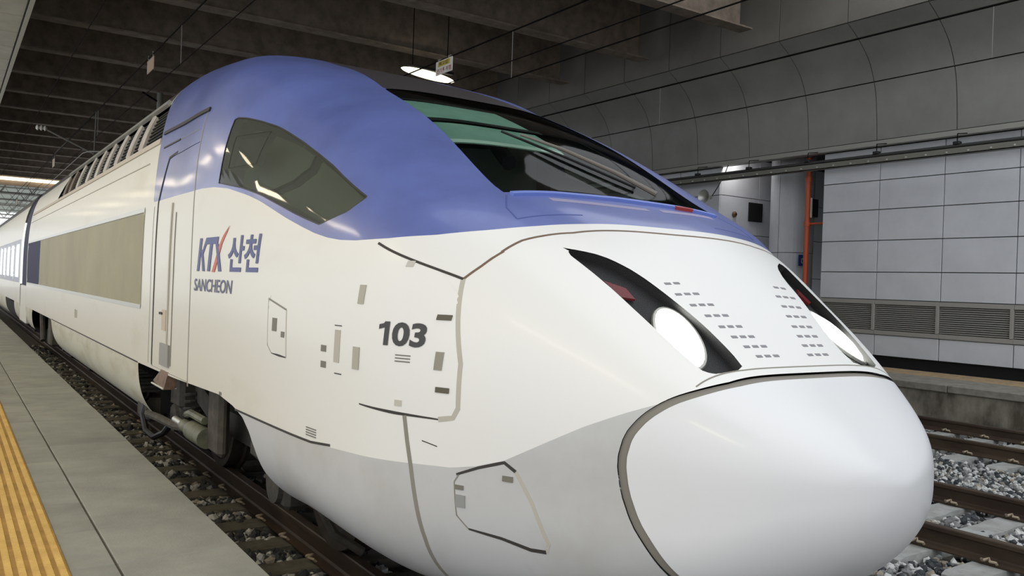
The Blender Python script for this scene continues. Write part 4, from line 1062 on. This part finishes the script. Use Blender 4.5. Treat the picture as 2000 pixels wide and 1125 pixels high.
# orange pipe
op = empty('fire_pipe', (15.7, 11.63, PZ)); tag(op, 'orange vertical pipe with short branches beside the white wall panels', 'pipe')
MB().tube([(15.7, 11.63, PZ), (15.7, 11.63, 4.78)], .058, 14).build('riser', orange_m, op, True)
MB().tube([(15.7, 11.63, 3.32), (15.7, 11.12, 3.32)], .025, 10).build('branch', orange_m, op, True)
MB().tube([(15.7, 11.63, 4.64), (15.7, 11.12, 4.64)], .05, 10).build('branch', orange_m, op, True)
for z in (1.6, 3.32, 4.3): MB().lathe([(.06, -.05), (.075, -.05), (.075, .05), (.06, .05)], 'z', (15.7, 11.63, z), 14).build('coupling', orange_m, op, True)
nl = empty('added_niche_lamp', (15.75, 13.3, 5.1)); tag(nl, 'added unseen lamp brightening the niche wall, behind the curved wall lip', 'lamp')  # unseen lamp added to brighten the pale niche wall
MB().box(15.62, 15.88, 13.2, 13.4, 5.1, 5.2, .01).build('housing', canopy_t, nl)
nL = bpy.data.lights.new('added_niche_light', 'AREA'); nL.size = .2; nL.energy = 9; nL.color = (1, .97, .92)
nlo = bpy.data.objects.new('added_niche_light', nL); C.objects.link(nlo); nlo.location = (15.75, 13.5, 5.09); nlo.rotation_euler = (math.radians(35), 0, 0)
# dark vent and alarm on the niche wall
vn = MB(); vn.box(16.55, 17.05, 13.955, 14.0, 3.55, 4.02, .006); vo = vn.build('wall_vent', dark_m); tag(vo, 'dark square vent on the niche wall left of the column', 'vent')
al = empty('wall_alarm', (16.0, 13.97, 3.68)); tag(al, 'small round brown bell on the pale niche wall', 'alarm')
MB().lathe([(.001, -.06), (.05, -.055), (.07, -.03), (.075, 0)], 'y', (16.03, 13.99, 3.68), 18).build('dome', mat('bell_brown', (112, 84, 60), .5), al, True)
MB().lathe([(.001, -.075), (.022, -.07), (.025, -.05)], 'y', (16.03, 13.99, 3.68), 12).build('hub', dark_m, al, True)
# horn speaker under the cove
spk = empty('horn_speaker', (14.9, 13.85, 4.0)); tag(spk, 'small pale horn speaker hanging by a looped cable under the cove lip', 'speaker')
MB().lathe([(.17, -.16), (.12, -.08), (.06, 0), (.045, .1), (.001, .12)], 'x', (14.95, 13.86, 4.0), 18).build('horn', alu, spk, True)
MB().tube([(15.05, 13.86, 4.0), (15.15, 13.75, 4.25), (15.2, 13.62, 4.5), (15.22, 13.5, 4.78)], .012, 6).build('cable', black, spk, True)
# cable tray along the wall with hangers and clips
ct = empty('cable_tray', (14.9, 9, 4.4)); tag(ct, 'long grey cable tray hung on rods below the curved wall lip', 'cable tray')
tb = MB(); tb.box(14.82, 14.98, -2, 20, 4.35, 4.365); tb.box(14.82, 14.835, -2, 20, 4.35, 4.46); tb.box(14.965, 14.98, -2, 20, 4.35, 4.46)
tb.build('tray', mat('tray_grey', (120, 118, 110), .6, metal=.2), ct)
MB().tube([(14.87, -2, 4.50), (14.87, 20, 4.50)], .035, 10).build('cable', mat('cable_dark', (52, 52, 50), .6), ct, True)
for y in (1.7, 3.25, 4.8, 6.35, 7.93, 9.49, 11.05, 12.6, 14.14):
    MB().tube([(14.87, y, 4.50), (14.87, y, 4.72), (15.24, y, 4.78)], .010, 6).build('hanger', wire_m, ct)
    MB().box(14.82, 14.92, y - .06, y + .06, 4.52, 4.58, .01).build('clamp', black, ct)
cme = MB().lathe([(.001, -.03), (.016, -.025), (.02, 0), (.012, .01)], 'x', (0, 0, 0), 8).me('cable_clip', alu, True)
for i in range(26):
    o = link('cable_clip', cme, ct, None); o.matrix_parent_inverse = Matrix.Translation(-Vector(ct.location)); o.location = (14.815, 5.0 + .385 * i, 4.39)

# overhead wires
def wire(pts, r, label, m_=None, cat='wire'):
    o = MB().tube(pts, r * .72, 6).build('overhead_wire', m_ or wire_m); tag(o, label, cat, 'overhead wires'); return o
wire([(2.92, 6, 5.57), (2.92, 60, 5.60)], .016, 'overhead wire above the train carrying the small tilted tag')
wire([(2.92, 6, 4.98), (2.92, 60, 4.9)], .010, 'contact wire running just above the train roof')
wire([(7.13, 0, 5.65), (7.13, 40, 5.66)], .018, 'upper overhead wire of the middle track that carries the warning sign')
wire([(7.13, 0, 5.15), (7.13, 40, 5.30)], .012, 'second overhead wire of the middle track, just right of the warning sign')
wire([(7.16, 0, 4.94), (7.13, 40, 4.93)], .014, 'lowest overhead wire of the middle track, ending near the beam tips')
wire([(11.4, -2, 5.65), (11.4, 30, 5.72)], .022, 'thick dark overhead wire crossing the curved panels')
wire([(11.4, -2, 4.97), (11.4, 30, 4.94)], .012, 'thin overhead wire along the middle of the curved panels')
wire([(1.6, 6, 5.22), (1.6, 60, 5.0)], .010, 'faint thin wire nearest the platform canopy edge')
wire([(2.4, 60, 4.04), (2.4, 27.84, 4.18), (2.4, 20.21, 4.27), (2.4, 19.5, 4.22), (2.6, 16.8, 3.95)], .014, 'pale feeder cable bending down to the train roof at the far left', wire_l)
wire([(2.5, 20, 5.0), (2.5, 29.0, 4.98), (2.5, 50, 4.70)], .010, 'thin wire holding two tiny pale tags above the far train roof')
def dropper(x, y, z0, z1, lab):
    o = MB().tube([(x, y, z0), (x, y, (z0 + z1) / 2), (x, y, z1)], .006, 5).build('wire_dropper', wire_l); tag(o, lab, 'dropper', 'wire droppers')
dropper(11.4, 5.66, 4.97, 5.66, 'dropper between the two wires in front of the curved panels, at the right')
dropper(11.4, 11.9, 4.95, 5.68, 'dropper between the two wires in front of the curved panels, behind the windshield')
dropper(7.13, 10.72, 4.93, 5.65, 'dropper under the warning sign wire, right of the sign')
dropper(2.92, 13.6, 4.96, 5.58, 'dropper above the train, right of the tilted tag')
dropper(2.92, 22.1, 4.94, 5.58, 'dropper above the train, farther left past the tag')

# warning sign on the wire
ws = empty('warning_sign', (7.13, 12.83, 5.5)); tag(ws, 'small white and yellow warning plate with Korean letters hanging from a wire', 'sign')
MB().box(7.115, 7.13, 12.55, 13.13, 5.40, 5.645, .004).build('plate', sign_w, ws)
MB().box(7.108, 7.116, 12.64, 13.04, 5.54, 5.625).build('yellow_field', sign_y, ws)
def flat_text(body, m_, x, y_left, z, h, w, parent, name='lettering'):
    cu = bpy.data.curves.new('txt', 'FONT'); cu.body = body; cu.resolution_u = 2; cu.offset = .015
    ob = bpy.data.objects.new('txt', cu); C.objects.link(ob)
    me = bpy.data.meshes.new_from_object(ob.evaluated_get(bpy.context.evaluated_depsgraph_get())); bpy.data.objects.remove(ob)
    v = np.array([p.co[:] for p in me.vertices]); f = [tuple(p.vertices) for p in me.polygons]; mn, mx = v.min(0), v.max(0)
    V_ = np.stack([np.full(len(v), x), y_left - (v[:, 0] - mn[0]) / (mx[0] - mn[0]) * w, z + (v[:, 1] - mn[1]) / (mx[1] - mn[1]) * h], -1)
    return MB().add(V_, f).build(name, m_, parent)
flat_text('특고압', mat('sign_ink_dark', (56, 50, 30), .6), 7.106, 13.0, 5.55, .065, .32, ws)
flat_text('전기', mat('sign_ink_red', (150, 60, 56), .6), 7.113, 13.09, 5.425, .085, .19, ws)
flat_text('위험', mat('sign_ink_red', (150, 60, 56), .6), 7.113, 12.77, 5.425, .085, .19, ws)
MB().add([(7.112, 12.86, 5.51), (7.112, 12.82, 5.51), (7.112, 12.835, 5.475), (7.112, 12.81, 5.475), (7.112, 12.855, 5.425), (7.112, 12.845, 5.462), (7.112, 12.87, 5.462)], [(0, 1, 2, 5, 6), (2, 3, 4, 5)]).build('lightning_mark', mat('sign_ink_red', (150, 60, 56), .6), ws)
for y in (12.66, 13.02): MB().lathe([(.001, -.03), (.025, -.03), (.025, .03), (.001, .03)], 'y', (7.13, y, 5.665), 10).build('clamp', wire_l, ws)
for nm, (x, y, z), lab in (('wire_tag', (2.92, 15.95, 5.42), 'small tilted pale tag hanging from the wire above the train'), ('wire_tag', (2.5, 27.3, 4.80), 'tiny pale tag on a wire above the grille of the power car'), ('wire_tag', (2.5, 42.0, 4.60), 'tiny pale tag on a wire near the far left coach')):
    t_ = empty(nm, (x, y, z)); tag(t_, lab, 'tag', 'wire tags')
    MB().box(x - .008, x + .008, y - .28, y + .28, z - .12, z + .11, .004).build('plate', mat('tag_pale', (176, 152, 130), .6), t_)
    MB().tube([(x, y - .2, z + .1), (x, y - .2, z + .2)], .012, 6).build('clip', wire_l, t_)
    MB().tube([(x, y + .2, z + .1), (x, y + .2, z + .2)], .012, 6).build('clip', wire_l, t_)
# drop post with insulator and arm for the overhead line
dp = empty('drop_post', (5.25, 27.08, 7.2)); tag(dp, 'grey support post hanging from a roof beam behind the cab roof', 'post')
MB().tube([(5.25, 27.08, 7.195), (5.25, 27.08, 5.4)], .085, 10).build('post', mat('post_grey', (120, 122, 112), .6), dp, True)
MB().lathe([(.09, 0), (.16, .03), (.09, .07), (.16, .11), (.09, .15), (.16, .19), (.09, .23)], 'z', (5.25, 27.08, 5.2), 14).build('insulator', mat('insulator', (110, 130, 118), .4), dp, True)
MB().tube([(5.25, 27.08, 6.9), (4.75, 27.08, 7.15)], .03, 8).build('arm', wire_m, dp, True)
bkt = empty('registration_arm', (2.92, 22, 5)); tag(bkt, 'thin dark steady arm with pale insulators above the grille roof', 'arm')
MB().tube([(1.92, 23.0, 5.1), (2.9, 22.4, 4.55)], .022, 8).build('tube', mat('arm_grey', (96, 94, 86), .6), bkt, True)
MB().tube([(2.9, 22.4, 4.55), (2.92, 22.4, 5.58)], .016, 8).build('hanger', mat('arm_grey', (96, 94, 86), .6), bkt, True)
MB().tube([(2.35, 22.7, 4.82), (2.1, 22.7, 4.5)], .016, 8).build('brace', mat('arm_grey', (96, 94, 86), .6), bkt, True)
MB().lathe([(.03, -.14), (.07, -.1), (.03, -.06), (.07, -.02), (.03, .02), (.07, .06), (.03, .1)], 'x', (1.84, 23.0, 5.12), 12).build('insulator', mat('insulator_pale', (206, 204, 196), .4), bkt, True)
# ceiling lamp over the middle track
cl_ = empty('ceiling_lamp', (9.3, 17.05, 6.55)); tag(cl_, 'glowing white tube lamp under the roof just above the windshield', 'lamp')
pts = [(8.28 + 1.56 * t, 16.9 + .33 * t, 6.50) for t in np.linspace(0, 1, 25)]
rr = [.095 * math.sqrt(max(0.02, 1 - (2 * t - 1) ** 2)) * (1 if 0 < t < 1 else .3) for t in np.linspace(0, 1, 25)]
MB().tube(pts, rr, 16).build('diffuser', lampglow, cl_, True)
MB().box(8.5, 9.7, 17.0, 17.12, 6.60, 6.66, .01).build('housing', dark_m, cl_)
for x in (8.65, 9.55): MB().tube([(x, 17.07, 6.62), (x, 17.07, 9.17)], .010, 6).build('rod', wire_m, cl_)
